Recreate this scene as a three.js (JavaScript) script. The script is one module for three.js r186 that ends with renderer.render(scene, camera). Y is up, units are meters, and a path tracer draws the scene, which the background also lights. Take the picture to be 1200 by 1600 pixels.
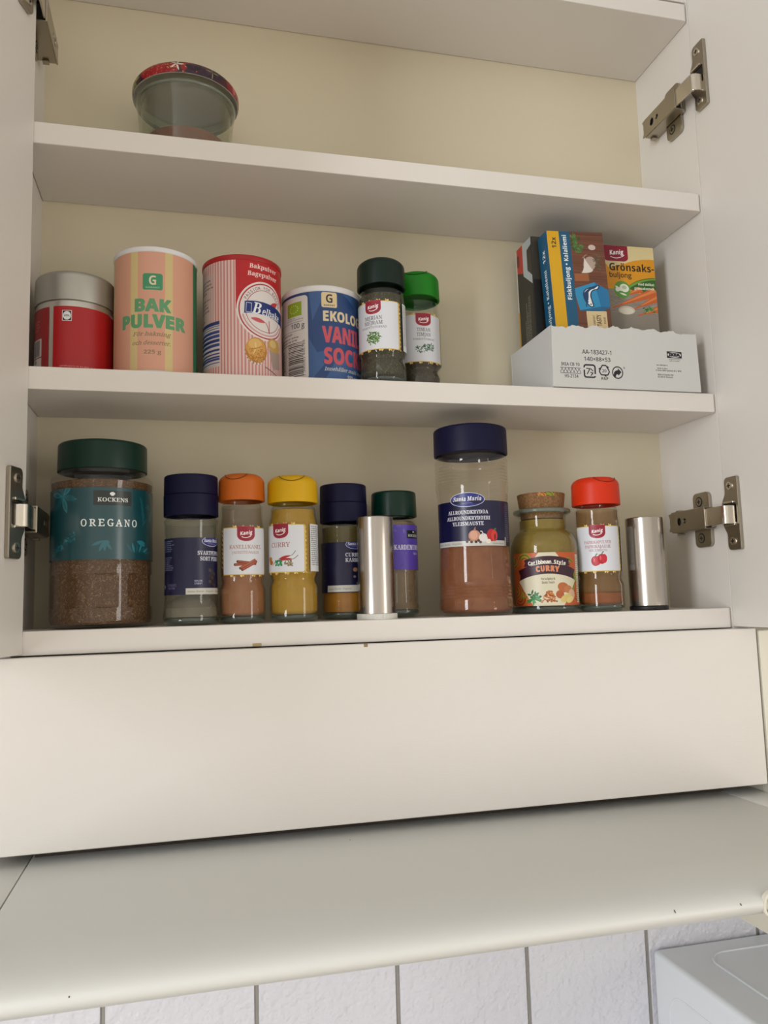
import * as THREE from 'three';
import { RoundedBoxGeometry } from 'three/addons/geometries/RoundedBoxGeometry.js';
import { mergeGeometries, mergeVertices, toCreasedNormals } from 'three/addons/utils/BufferGeometryUtils.js';
import { RectAreaLightUniformsLib } from 'three/addons/lights/RectAreaLightUniformsLib.js';

// ------------------------------------------------------------------ camera, sky, light, exposure
const Y0 = 1.655;                                    // cabinet coordinates have y = 0 this high above the floor
const scene = new THREE.Scene();
const camera = new THREE.PerspectiveCamera(2 * Math.atan(800 / 1247.956) * 180 / Math.PI, 0.75, 0.02, 50);
camera.position.set(-0.45057, -0.04596 + Y0, 0.59326);
camera.rotation.set(0.11048, -0.24479, -0.0278, 'YXZ');
const renderer = new THREE.WebGLRenderer({ antialias: true });
renderer.toneMapping = THREE.LinearToneMapping;
renderer.toneMappingExposure = 0.49;
renderer.shadowMap.enabled = true;
scene.background = new THREE.Color(0.75, 0.85, 1.0);
RectAreaLightUniformsLib.init();
const WIN = { z0: 1.4, z1: 1.95, y0: -0.95, y1: 0.78, x: -2.3 };      // window in the left wall
const WIN2 = { z0: 1.9, z1: 2.7, y0: -1.3, y1: 0.4, x: 1.7 };       // window in the right wall, further back
function daylight(w, sx, color, power) {
  const l = new THREE.RectAreaLight(color, power, w.z1 - w.z0, w.y1 - w.y0), y = Y0 + (w.y0 + w.y1) / 2, z = (w.z0 + w.z1) / 2;
  l.position.set(w.x + sx * 0.02, y, z); l.lookAt(w.x + sx, y, z); l.name = 'window_daylight'; scene.add(l);
}
daylight(WIN, 1, new THREE.Color(0.94, 0.97, 1.0), 28);
daylight(WIN2, -1, new THREE.Color(1.0, 0.95, 0.88), 10.5);

// ------------------------------------------------------------------ helpers
const rng = (s) => () => { s = (s + 0x6d2b79f5) | 0; let t = Math.imul(s ^ (s >>> 15), 1 | s); t = (t + Math.imul(t ^ (t >>> 7), 61 | t)) ^ t; return ((t ^ (t >>> 14)) >>> 0) / 4294967296; };
const used = {};
const numbered = (n) => { const k = used[n] = (used[n] ?? -1) + 1; return k ? n + '_' + String(k).padStart(3, '0') : n; };
function thing(name, label, category, pos, group, turn = 0) {
  const o = new THREE.Group(); o.name = numbered(name); o.position.set(pos[0], pos[1] + Y0, pos[2]); o.rotation.y = turn;
  o.userData = { label, category }; if (group) o.userData.group = group; scene.add(o); return o;
}
function obj(name, geo, mat, parent, label) {
  const m = new THREE.Mesh(geo, mat); m.name = name; m.castShadow = m.receiveShadow = true;
  if (label) m.userData.label = label;
  parent.add(m); return m;
}
function struct(name, geo, mat, parent) { const m = obj(name, geo, mat, parent ?? scene); if (!parent) m.userData.kind = 'structure'; return m; }
const M = (color, roughness = 0.5, extra = {}) => new THREE.MeshPhysicalMaterial({ color: new THREE.Color(color), roughness, ...extra });
const lin = (r, g, b) => new THREE.Color().setRGB(r, g, b);
const box = (x0, x1, y0, y1, z0, z1, r = 0.0008) => { const g = r ? new RoundedBoxGeometry(x1 - x0, y1 - y0, z1 - z0, 2, r) : new THREE.BoxGeometry(x1 - x0, y1 - y0, z1 - z0); g.translate((x0 + x1) / 2, (y0 + y1) / 2, (z0 + z1) / 2); return g; };
const creased = (g, a) => toCreasedNormals(g.scale(1000, 1000, 1000), a).scale(0.001, 0.001, 0.001);   // its vertex grid is a centimetre
function turned(pts, seg, a0, a) {          // a lathe whose v runs evenly along the profile
  const g = new THREE.LatheGeometry(pts.map(([r, y]) => new THREE.Vector2(r, y)), seg, a0, a), n = pts.length, s = [0];
  for (let i = 1; i < n; i++) s.push(s[i - 1] + Math.hypot(pts[i][0] - pts[i - 1][0], pts[i][1] - pts[i - 1][1]));
  for (let i = 0; i <= seg; i++) for (let j = 0; j < n; j++) g.attributes.uv.setY(i * n + j, s[j] / s[n - 1]);
  return g;
}
const lathe = (pts, seg = 64, crease = 0.6) => creased(turned(pts, seg, -Math.PI, 2 * Math.PI), crease);
const D = Math.PI / 180;
const band = (pts, a0, a1, seg = 40) => turned(pts, seg, a0 * D, (a1 - a0) * D);
// a profile with rounded corners: points may carry a third number, the corner's radius
function rounded(pts, n = 4) {
  const out = [];
  pts.forEach((p, i) => {
    const r = p[2];
    if (!r || i === 0 || i === pts.length - 1) { out.push([p[0], p[1]]); return; }
    const a = pts[i - 1], b = pts[i + 1], da = Math.hypot(a[0] - p[0], a[1] - p[1]), db = Math.hypot(b[0] - p[0], b[1] - p[1]);
    const k = Math.min(r, da * 0.49, db * 0.49), A = [p[0] + (a[0] - p[0]) / da * k, p[1] + (a[1] - p[1]) / da * k], B = [p[0] + (b[0] - p[0]) / db * k, p[1] + (b[1] - p[1]) / db * k];
    for (let j = 0; j <= n; j++) { const t = j / n, u = 1 - t; out.push([u * u * A[0] + 2 * u * t * p[0] + t * t * B[0], u * u * A[1] + 2 * u * t * p[1] + t * t * B[1]]); }
  });
  return out;
}
const solid = (pts, seg, n) => lathe(rounded(pts, n), seg);
function extrude(shape, depth, bevel = 0, seg = 12) {
  return new THREE.ExtrudeGeometry(shape, { depth: depth - 2 * bevel, bevelEnabled: bevel > 0, bevelThickness: bevel, bevelSize: bevel, bevelOffset: -bevel, bevelSegments: 2, curveSegments: seg }).translate(0, 0, bevel);
}
const poly = (pts) => new THREE.Shape(pts.map((p) => new THREE.Vector2(...p)));
function roundRect(x0, y0, x1, y1, r, S = THREE.Shape) {
  const s = new S(); s.moveTo(x0 + r, y0); s.lineTo(x1 - r, y0); s.absarc(x1 - r, y0 + r, r, -Math.PI / 2, 0); s.lineTo(x1, y1 - r); s.absarc(x1 - r, y1 - r, r, 0, Math.PI / 2);
  s.lineTo(x0 + r, y1); s.absarc(x0 + r, y1 - r, r, Math.PI / 2, Math.PI); s.lineTo(x0, y0 + r); s.absarc(x0 + r, y0 + r, r, Math.PI, Math.PI * 1.5); return s;
}
function circleHole(s, x, y, rx, ry = rx) { const h = new THREE.Path(); h.absellipse(x, y, rx, ry, 0, Math.PI * 2); s.holes.push(h); }
// puts a geometry into axes ex, ey, ez at o; keeps its faces outward when the axes mirror it
function into(g, o, ex, ey, ez) {
  const m = new THREE.Matrix4().makeBasis(new THREE.Vector3(...ex), new THREE.Vector3(...ey), new THREE.Vector3(...ez)).setPosition(...o);
  const q = g.clone().applyMatrix4(m);
  if (m.determinant() < 0) {
    if (q.index) { const a = q.index.array; for (let i = 0; i < a.length; i += 3) { const t = a[i]; a[i] = a[i + 1]; a[i + 1] = t; } }
    else for (const k of Object.keys(q.attributes)) { const at = q.attributes[k], n = at.itemSize; for (let i = 0; i < at.count; i += 3) for (let c = 0; c < n; c++) { const t = at.array[i * n + c]; at.array[i * n + c] = at.array[(i + 1) * n + c]; at.array[(i + 1) * n + c] = t; } }
  }
  return q;
}
const join = (list) => mergeGeometries(list.map((g) => { const q = g.index ? g.toNonIndexed() : g.clone(); for (const k of Object.keys(q.attributes)) if (!['position', 'normal', 'uv'].includes(k)) q.deleteAttribute(k); return q; }));

// ---------- textures
function valueNoise(n, seed) { const R = rng(seed), a = Float32Array.from({ length: n * n }, R); return (x, y) => { const xi = Math.floor(x), yi = Math.floor(y), fx = x - xi, fy = y - yi, s = (t) => t * t * (3 - 2 * t), g = (i, j) => a[(((j % n) + n) % n) * n + (((i % n) + n) % n)]; const u = s(fx), v = s(fy); return (g(xi, yi) * (1 - u) + g(xi + 1, yi) * u) * (1 - v) + (g(xi, yi + 1) * (1 - u) + g(xi + 1, yi + 1) * u) * v; }; }
function noiseTexture(size, seed, f, srgb = true) {
  const ns = [8, 16, 32, 64, 128].map((n, i) => [n, valueNoise(n, seed + i * 17)]), data = new Uint8Array(size * size * 4);
  for (let y = 0; y < size; y++) for (let x = 0; x < size; x++) {
    const c = f((n) => { const e = ns.find((q) => q[0] === n); return e[1](x / size * n, y / size * n); }, x / size, y / size), o = (y * size + x) * 4;
    for (let k = 0; k < 3; k++) data[o + k] = Math.max(0, Math.min(255, Array.isArray(c) ? c[k] : c));
    data[o + 3] = 255;
  }
  const t = new THREE.DataTexture(data, size, size); t.magFilter = t.minFilter = THREE.LinearFilter; t.wrapS = t.wrapT = THREE.RepeatWrapping; if (srgb) t.colorSpace = THREE.SRGBColorSpace; t.needsUpdate = true; return t;
}
const hex = (h) => [parseInt(h.slice(1, 3), 16), parseInt(h.slice(3, 5), 16), parseInt(h.slice(5, 7), 16)];
const lerp3 = (a, b, t) => a.map((v, i) => v + (b[i] - v) * t);
function powder(c1, c2, seed, rep = [3, 2]) {
  const a = hex(c1), b = hex(c2), R = rng(seed + 99);
  const t = noiseTexture(256, seed, (n) => lerp3(a, b, Math.min(1, Math.max(0, n(8) * 0.35 + n(32) * 0.25 + n(128) * 0.25 + R() * 0.3 - 0.08)))); t.repeat.set(...rep);
  return new THREE.MeshStandardMaterial({ map: t, roughness: 0.95 });
}
function flakes(base, cols, seed, n = 2600, len = 9, rep = [2, 2]) {
  const c = document.createElement('canvas'); c.width = c.height = 512; const x = c.getContext('2d'), R = rng(seed);
  x.fillStyle = base; x.fillRect(0, 0, 512, 512);
  for (let i = 0; i < n; i++) {
    const px = R() * 512, py = R() * 512, a = R() * 6.28, l = len * (0.4 + R()); x.strokeStyle = cols[Math.floor(R() * cols.length)]; x.lineWidth = 1 + R() * 2.6; x.globalAlpha = 0.55 + 0.45 * R();
    for (const [dx, dy] of [[0, 0], [512, 0], [-512, 0], [0, 512], [0, -512]]) { x.beginPath(); x.moveTo(px + dx, py + dy); x.quadraticCurveTo(px + dx + Math.cos(a + 0.5) * l * 0.6, py + dy + Math.sin(a + 0.5) * l * 0.6, px + dx + Math.cos(a) * l, py + dy + Math.sin(a) * l); x.stroke(); }
  }
  const t = new THREE.CanvasTexture(c); t.colorSpace = THREE.SRGBColorSpace; t.wrapS = t.wrapT = THREE.RepeatWrapping; t.repeat.set(...rep);
  return new THREE.MeshStandardMaterial({ map: t, roughness: 0.95, bumpMap: t, bumpScale: 0.0006 });
}
// a print: draw(c, w, h) works in millimetres, y downwards
function print(w, h, ppm, draw, bg) {
  const c = document.createElement('canvas'); c.width = Math.round(w * ppm); c.height = Math.round(h * ppm); const x = c.getContext('2d');
  x.scale(c.width / w, c.height / h); if (bg) { x.fillStyle = bg; x.fillRect(0, 0, w, h); }
  x.lineCap = 'round'; x.lineJoin = 'round'; draw(x, w, h);
  const t = new THREE.CanvasTexture(c); t.colorSpace = THREE.SRGBColorSpace; t.anisotropy = 8; return t;
}
const paper = (map, roughness = 0.45, extra = {}) => new THREE.MeshPhysicalMaterial({ map, roughness, ...extra });
// text of width w and capital height h, centred on x (or starting there), standing on baseline y
function T(c, s, x, y, w, h, color, font = 'sans', o = {}) {
  c.save(); const F = { sans: 'bold 100px sans-serif', thin: '100px sans-serif', serif: 'bold 100px serif', roman: '100px serif', mono: '100px monospace' }[font]; c.font = F; c.textBaseline = 'alphabetic'; c.textAlign = 'left';
  const m = c.measureText(s).width, k = h / 71.4, kx = w ? w / m : k; c.translate(o.left ? x : x - m * kx / 2, y); if (o.turn) c.rotate(o.turn);
  c.transform(kx, 0, -(o.skew ?? 0) * kx, k, 0, 0); c.fillStyle = color;
  if (o.stroke) { c.strokeStyle = o.outline ?? color; c.lineWidth = o.stroke / k; c.strokeText(s, 0, 0); }
  c.fillText(s, 0, 0); c.restore();
}
const ell = (c, x, y, rx, ry, col, a = 0) => { c.fillStyle = col; c.beginPath(); c.ellipse(x, y, rx, ry, a, 0, 6.2832); c.fill(); };
const path = (c, pts, col, w) => { c.beginPath(); pts.forEach((p, i) => (i ? (p.length === 4 ? c.quadraticCurveTo(...p) : p.length === 6 ? c.bezierCurveTo(...p) : c.lineTo(...p)) : c.moveTo(...p))); if (w) { c.strokeStyle = col; c.lineWidth = w; c.stroke(); } else { c.closePath(); c.fillStyle = col; c.fill(); } };
const rrect = (c, x, y, w, h, r, col) => { c.beginPath(); c.roundRect(x, y, w, h, r); c.fillStyle = col; c.fill(); };
function leaf(c, x, y, l, w, a, col) { c.save(); c.translate(x, y); c.rotate(a); path(c, [[0, 0], [l / 2, -w, l, 0], [l / 2, w, 0, 0]], col); c.restore(); }
function tinyText(c, x, y, w, lines, col, seed, gap = 1.5, h = 0.7) { const R = rng(seed); c.fillStyle = col; for (let i = 0; i < lines; i++) { let p = x; const end = x + w * (0.7 + 0.3 * R()); while (p < end) { const l = 0.6 + R() * 2.2; for (let q = p; q < p + l - 0.35; q += 0.5) c.fillRect(q, y + i * gap + (R() < 0.3 ? -0.2 : 0), 0.33, h + (R() < 0.3 ? 0.2 : 0)); p += l + 0.4; } } }
function barcode(c, x, y, w, h, col, seed, across = true) { const R = rng(seed); let p = 0; c.fillStyle = col; const L = across ? w : h; while (p < L) { const b = 0.25 + R() * 0.8; if (across) c.fillRect(x + p, y, Math.min(b, L - p), h); else c.fillRect(x, y + p, w, Math.min(b, L - p)); p += b + 0.25 + R() * 0.7; } }

// ---------- materials
const grain = noiseTexture(256, 5, (n) => 128 + (n(128) - 0.5) * 150 + (n(32) - 0.5) * 60, false);
const coat = (color, rough, bump, rep) => { const t = grain.clone(); t.repeat.set(rep, rep); return new THREE.MeshPhysicalMaterial({ color, roughness: rough, bumpMap: t, bumpScale: bump }); };
const WHITE = coat(lin(0.76, 0.715, 0.665), 0.42, 0.00005, 3);
const DOORW = coat(lin(0.735, 0.695, 0.645), 0.38, 0.00005, 3);
const BACKW = coat(lin(0.69, 0.615, 0.455), 0.6, 0.00004, 3);
const HOODW = coat(lin(0.70, 0.70, 0.67), 0.36, 0.00006, 4);
const CREAM = M(lin(0.76, 0.72, 0.60), 0.4);
const DARK = M(lin(0.02, 0.018, 0.016), 0.8);
const STEEL = new THREE.MeshPhysicalMaterial({ color: lin(0.40, 0.36, 0.30), metalness: 1, roughness: 0.3 });
const STEELB = new THREE.MeshPhysicalMaterial({ color: lin(0.68, 0.63, 0.55), metalness: 1, roughness: 0.24 });
const GLASS = new THREE.MeshPhysicalMaterial({ color: lin(0.93, 0.95, 0.92), transmission: 1, thickness: 0, roughness: 0.04, ior: 1.5 });
const PLASTIC_CLEAR = new THREE.MeshPhysicalMaterial({ color: lin(0.94, 0.92, 0.89), transmission: 1, thickness: 0, roughness: 0.07, ior: 1.5 });
const GLASSBASE = new THREE.MeshPhysicalMaterial({ color: lin(0.42, 0.5, 0.46), transmission: 0.85, thickness: 0, roughness: 0.12, ior: 1.5 });
const film = (color, opacity) => new THREE.MeshStandardMaterial({ color: new THREE.Color(color), roughness: 1, transparent: true, opacity });
const capMat = (c, r = 0.42) => M(c, r, { specularIntensity: 0.6 });

// ------------------------------------------------------------------ the room
const wallPaint = M(lin(0.86, 0.84, 0.79), 0.85), floorMat = M(lin(0.56, 0.47, 0.37), 0.5), ceilMat = M(lin(0.9, 0.89, 0.87), 0.9), frameMat = M(lin(0.8, 0.8, 0.78), 0.4);
const RX0 = -2.3, RX1 = 1.7, RZ0 = -0.31, RZ1 = 3.2, FY = -Y0, CY = 0.9;
const yb = (g) => g.translate(0, Y0, 0);
struct('floor', yb(box(RX0 - 0.1, RX1 + 0.1, FY - 0.1, FY, RZ0 - 0.1, RZ1 + 0.1, 0)), floorMat);
struct('ceiling', yb(box(RX0 - 0.1, RX1 + 0.1, CY, CY + 0.1, RZ0 - 0.1, RZ1 + 0.1, 0)), ceilMat);
const wallBack = struct('wall_back', yb(box(RX0 - 0.1, RX1 + 0.1, FY, CY, RZ0 - 0.1, RZ0, 0)), M(lin(0.36, 0.34, 0.31), 0.95));
function holed(a0, a1, w0, w1, y0, y1) { const s = poly([[a0, FY], [a1, FY], [a1, CY], [a0, CY]]), h = new THREE.Path(); h.moveTo(w0, y0); h.lineTo(w0, y1); h.lineTo(w1, y1); h.lineTo(w1, y0); h.closePath(); s.holes.push(h); return extrude(s, 0.1); }
struct('wall_left', yb(into(holed(RZ0, RZ1, WIN.z0, WIN.z1, WIN.y0, WIN.y1), [RX0 - 0.1, 0, 0], [0, 0, 1], [0, 1, 0], [1, 0, 0])), wallPaint);
struct('wall_right', yb(into(holed(RZ0, RZ1, WIN2.z0, WIN2.z1, WIN2.y0, WIN2.y1), [RX1, 0, 0], [0, 0, 1], [0, 1, 0], [1, 0, 0])), wallPaint);
struct('wall_front', yb(box(RX0 - 0.1, RX1 + 0.1, FY, CY, RZ1, RZ1 + 0.1, 0)), wallPaint);
function windowFrame(a0, a1, y0, y1, t = 0.05) { const s = poly([[a0, y0], [a1, y0], [a1, y1], [a0, y1]]), m = (a0 + a1) / 2; for (const [p, q] of [[a0 + t, m - t / 2], [m + t / 2, a1 - t]]) { const h = new THREE.Path(); h.moveTo(p, y0 + t); h.lineTo(p, y1 - t); h.lineTo(q, y1 - t); h.lineTo(q, y0 + t); h.closePath(); s.holes.push(h); } return extrude(s, 0.05, 0.004); }
{
  [[WIN, RX0 - 0.09, RX0 - 0.066], [WIN2, RX1 + 0.04, RX1 + 0.066]].forEach(([W, xf, xg], k) => {
    const w = new THREE.Group(); w.name = 'window_' + (k + 1); w.userData.kind = 'structure'; scene.add(w);
    obj('window_frame', yb(into(windowFrame(W.z0, W.z1, W.y0, W.y1), [xf, 0, 0], [0, 0, 1], [0, 1, 0], [1, 0, 0])), frameMat, w);
    obj('glass', yb(box(xg - 0.002, xg + 0.002, W.y0 + 0.04, W.y1 - 0.04, W.z0 + 0.04, W.z1 - 0.04, 0)), new THREE.MeshPhysicalMaterial({ color: 0xffffff, transmission: 1, thickness: 0, roughness: 0.02 }), w);
  });
}
// wall tiles: each its own piece
{
  const bump = noiseTexture(512, 31, (n) => 128 + (n(16) - 0.5) * 90 + (n(32) - 0.5) * 110 + (n(64) - 0.5) * 70, false);
  const mats = [0, 1, 2, 3].map((i) => { const t = bump.clone(); t.offset.set(i * 0.27, i * 0.61); t.repeat.set(0.9, 0.9); return new THREE.MeshPhysicalMaterial({ color: lin(0.81 + i * 0.006, 0.80 + i * 0.006, 0.87 + i * 0.004), roughness: 0.22, bumpMap: t, bumpScale: 0.0022 }); });
  const P = 0.1537, g = new RoundedBoxGeometry(P - 0.0042, P - 0.0042, 0.008, 2, 0.0012);
  let k = 0;
  for (let r = 0; r < 3; r++) for (let c = -4; c < 13; c++) {
    const m = obj(k ? 'tile_' + String(k).padStart(3, '0') : 'tile', g, mats[(c * 7 + r * 5 + 28) % 4], wallBack); k++;
    m.position.set(-0.532 - 2.5 * P + c * P, Y0 - 0.432 - P / 2 - (r - 1) * P, RZ0 - 0.002);
  }
}
// worktop and base units below, which carry the appliance
struct('worktop', yb(box(RX0, RX1, -0.79, -0.755, RZ0 + 0.001, 0.32, 0.003)), M(lin(0.62, 0.58, 0.52), 0.5));

// ------------------------------------------------------------------ wall cabinet
const XL = -0.567, TH = 0.01655, YT = 0.49504, YA = 0.31041, YB = 0.12605, YC = -0.06016, DB = 0.0893;
const cab = thing('wall_cabinet', 'white open wall cabinet with two doors and narrow shelves full of spices', 'cabinet', [XL / 2, -0.2, -0.31]);
const local = (g, o = cab) => g.translate(-o.position.x, Y0 - o.position.y, -o.position.z);
const part = (name, g, m, label) => obj(name, local(g), m, cab, label);
part('side_panel', box(XL - TH, XL, -0.2, YT + 0.06, -0.309, -0.007, 0.0002), WHITE);
part('side_panel', box(0, TH, -0.2, YT + 0.06, -0.309, 0, 0.0002), WHITE);
part('back_panel', box(XL, 0, YC - TH, YT, -DB - 0.008, -DB, 0), BACKW, 'cream yellow back panel');
function board(y, zf = 0) {     // a shelf whose front corners are rounded in plan
  const r = 0.0035, s = new THREE.Shape(); s.moveTo(XL + 0.0003, DB - 0.0004); s.lineTo(XL + 0.0003, -zf + r); s.absarc(XL + 0.0003 + r, -zf + r, r, Math.PI, Math.PI * 1.5); s.lineTo(-0.0003 - r, -zf); s.absarc(-0.0003 - r, -zf + r, r, -Math.PI / 2, 0); s.lineTo(-0.0003, DB - 0.0004); s.closePath();
  return extrude(s, TH, 0.0006, 6).rotateX(-Math.PI / 2).scale(1, 1, 1).translate(0, y - TH, 0);
}
// plan shape y runs backwards (into the cabinet), so after the turn it becomes -z
for (const y of [YA, YB]) part('shelf', board(y), WHITE);
part('bottom_board', board(YC), WHITE);
part('top_board', board(YT), WHITE);
part('cornice_board', box(XL - TH, TH, YT + 0.0032, YT + 0.06, -0.3, -0.0015), WHITE);
part('fascia_panel', box(-0.5965, 0.0151, -0.2049, -0.0774, 0.0012, 0.009, 0.001), DOORW, 'plain white front panel below the shelves');
part('chip', box(-0.3228, -0.3198, -0.0797, -0.0772, 0.008, 0.0093, 0.0004), M(lin(0.3, 0.2, 0.11), 0.9), 'small brown chip in the panel edge');
part('chip', box(-0.4035, -0.397, -0.0765, -0.0742, -0.001, 0.0003, 0.0003), M(lin(0.48, 0.36, 0.2), 0.9), 'small brown stain on the shelf edge');
// doors
const LD = 17.5 * D, LH = [-0.5583, 0.001], dL = [-Math.sin(LD), Math.cos(LD)], nL = [Math.cos(LD), Math.sin(LD)];     // left door: hinge edge, direction, inner normal
const DOORG = new RoundedBoxGeometry(0.298, 0.62, 0.018, 2, 0.0003).translate(0.149, 0.31 - 0.0757, -0.009);           // a along the door, y, n out of its inner face
part('door', into(DOORG, [LH[0], 0, LH[1]], [dL[0], 0, dL[1]], [0, 1, 0], [nL[0], 0, nL[1]]), DOORW);
const RH = [0.0002, 0.0003];
part('door', into(DOORG, [RH[0], 0, RH[1]], [0, 0, 1], [0, 1, 0], [-1, 0, 0]), DOORW);

// hinges: i = into the cabinet from the side panel, y up, z forward; a, y, n on the door
function hinge(y0, side, dy = 0) {     // dy: how far the arm sits off the middle of the cup plate
  const h = new THREE.Group(); h.name = 'hinge'; cab.add(h);
  const sx = side > 0 ? 0 : XL, ei = side > 0 ? [-1, 0, 0] : [1, 0, 0];
  const onSide = (g) => local(into(g, [sx, y0 + dy, 0], ei, [0, 1, 0], [0, 0, 1]));
  const onDoor = (g) => local(side > 0 ? into(g, [RH[0], y0 + 0.0015, RH[1]], [0, 0, 1], [0, 1, 0], [-1, 0, 0]) : into(g, [LH[0] + dL[0] * 0.005, y0 + 0.0015, LH[1] + dL[1] * 0.005], [dL[0], 0, dL[1]], [0, 1, 0], [nL[0], 0, nL[1]]));
  // mounting plate with two wings (drawn in z, y and raised along i)
  const flat = (s, d, b, i0) => into(extrude(s, d, b), [i0, 0, 0], [0, 0, 1], [0, 1, 0], [1, 0, 0]);
  obj('mounting_plate', onSide(flat(roundRect(-0.0385, -0.0245, -0.0155, 0.0245, 0.005), 0.0036, 0.0008, 0.0001)), STEEL, h);
  obj('plate_foot', onSide(flat(roundRect(-0.058, -0.0085, -0.012, 0.0085, 0.002), 0.005, 0.0006, 0.0001)), STEEL, h);
  const screw = (z, y, r, top, m = STEELB) => { const g = new THREE.CylinderGeometry(r, r * 1.05, 0.0014, 20).rotateZ(-Math.PI / 2); const slot = join([box(-0.0002, 0.0009, -r * 0.62, r * 0.62, -r * 0.14, r * 0.14, 0), box(-0.0002, 0.0009, -r * 0.14, r * 0.14, -r * 0.62, r * 0.62, 0)]); return [g.translate(top, y, z), slot.translate(top + 0.0001, y, z), m]; };
  for (const [z, y] of [[-0.029, 0.0163], [-0.029, -0.0163]]) { obj('countersink', onSide(new THREE.CylinderGeometry(0.0045, 0.0045, 0.0004, 24).rotateZ(-Math.PI / 2).translate(0.0037, y, z)), DARK, h); const [g, s] = screw(z, y, 0.0034, 0.0034); obj('screw', onSide(g), STEEL, h); obj('screw_slot', onSide(s), DARK, h); }
  // arm: a channel with holes in its top face
  const top = poly([[-0.0605, -0.0078], [-0.056, -0.0086], [-0.0075, -0.0094], [-0.0075, 0.0094], [-0.056, 0.0086], [-0.0605, 0.0078], [-0.0585, 0.004], [-0.0585, -0.004]]);
  circleHole(top, -0.0545, 0, 0.0036, 0.0042); circleHole(top, -0.0445, 0, 0.003, 0.0036); circleHole(top, -0.036, 0, 0.0022);
  obj('arm', onSide(join([flat(top, 0.0014, 0.0003, 0.0136), box(0.0045, 0.0142, -0.0096, -0.0083, -0.057, -0.0078, 0.0004), box(0.0045, 0.0142, 0.0083, 0.0096, -0.057, -0.0078, 0.0004)])), STEEL, h);
  obj('channel', onSide(box(0.006, 0.0121, -0.0075, 0.0075, -0.056, -0.012, 0)), DARK, h);
  for (const z of [-0.0545, -0.036]) { const [g, s] = screw(z, 0, z < -0.05 ? 0.0026 : 0.0014, 0.0129); obj('screw', onSide(g), STEELB, h); obj('screw_slot', onSide(s), DARK, h); }
  obj('clip', onSide(box(0.004, 0.009, -0.0115, -0.0098, -0.057, -0.052, 0.0003)), STEEL, h);
  obj('clip', onSide(box(0.004, 0.009, 0.0098, 0.0115, -0.057, -0.052, 0.0003)), STEEL, h);
  // link: a bent strip from the arm into the cup
  const c = [[0.0122, -0.014], [0.0128, -0.008], [0.013, 0.004], [0.0128, 0.0135], [0.0112, 0.0168], [0.006, 0.0176], [0.001, 0.0168]].map((p) => new THREE.Vector2(...p)), up = new THREE.SplineCurve(c).getPoints(30), s = new THREE.Shape(), t = 0.0008, L = [], Rr = [];
  up.forEach((p, i) => { const q = up[Math.min(i + 1, 30)].clone().sub(up[Math.max(i - 1, 0)]).normalize(); L.push([p.x - q.y * t, p.y + q.x * t]); Rr.push([p.x + q.y * t, p.y - q.x * t]); });
  const ls = poly([...L, ...Rr.reverse()]);
  obj('link', onSide(into(extrude(ls, 0.0155, 0.0004, 2), [0, 0.00775, 0], [1, 0, 0], [0, 0, 1], [0, -1, 0])), STEELB, h, 'bright bent link strip');
  // cup plate on the door
  const p = new THREE.Shape(); p.moveTo(0.0215, -0.029); p.lineTo(0.0215, 0.029); p.quadraticCurveTo(0.0215, 0.031, 0.0195, 0.031); p.lineTo(0.0085, 0.031); p.quadraticCurveTo(0.0055, 0.0305, 0.005, 0.027); p.bezierCurveTo(0.005, 0.019, 0.006, 0.018, 0.0035, 0.0145); p.quadraticCurveTo(0.0005, 0.0105, 0.0005, 0.007); p.lineTo(0.0005, -0.007); p.quadraticCurveTo(0.0005, -0.0105, 0.0035, -0.0145); p.bezierCurveTo(0.006, -0.018, 0.005, -0.019, 0.005, -0.027); p.quadraticCurveTo(0.0055, -0.0305, 0.0085, -0.031); p.lineTo(0.0195, -0.031); p.quadraticCurveTo(0.0215, -0.031, 0.0215, -0.029);
  p.holes.push(roundRect(0.003, -0.0082, 0.0185, 0.0082, 0.0015, THREE.Path));
  obj('cup_plate', onDoor(extrude(p, 0.0032, 0.0006, 8).translate(0, 0, 0.0001)), STEEL, h);
  obj('cup', onDoor(box(0.0033, 0.0182, -0.008, 0.008, 0.0001, 0.0006, 0)), DARK, h);
  for (const y of [-0.0094, 0.0094]) obj('rib', onDoor(box(0.004, 0.0165, y - 0.0011, y + 0.0011, 0.003, 0.0046, 0.0007)), STEELB, h);
  for (const y of [-0.0235, 0.0235]) {
    obj('screw', onDoor(new THREE.CylinderGeometry(0.0034, 0.0036, 0.0014, 20).rotateX(Math.PI / 2).translate(0.0122, y, 0.0035)), STEELB, h);
    obj('screw_slot', onDoor(join([box(-0.0021, 0.0021, -0.0005, 0.0005, 0, 0.0006, 0), box(-0.0005, 0.0005, -0.0021, 0.0021, 0, 0.0006, 0)]).translate(0.0122, y, 0.0037)), DARK, h);
  }
}
hinge(0.0178, 1); hinge(0.4135, 1, -0.008); hinge(0.0178, -1); hinge(0.4135, -1, -0.008);

// neighbouring cabinet, a sliver at the right edge
{
  const o = thing('wall_cabinet', 'cream cabinet front, a narrow strip right of the white front panel', 'cabinet', [0.2, -0.33, -0.31]);
  obj('carcass', local(box(0.0185, 0.4, -0.33, -0.079, -0.306, -0.001), o), CREAM, o);
  obj('door', local(box(0.0176, 0.4, -0.33, -0.0795, 0.0002, 0.009, 0.001), o), CREAM, o);
}
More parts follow.
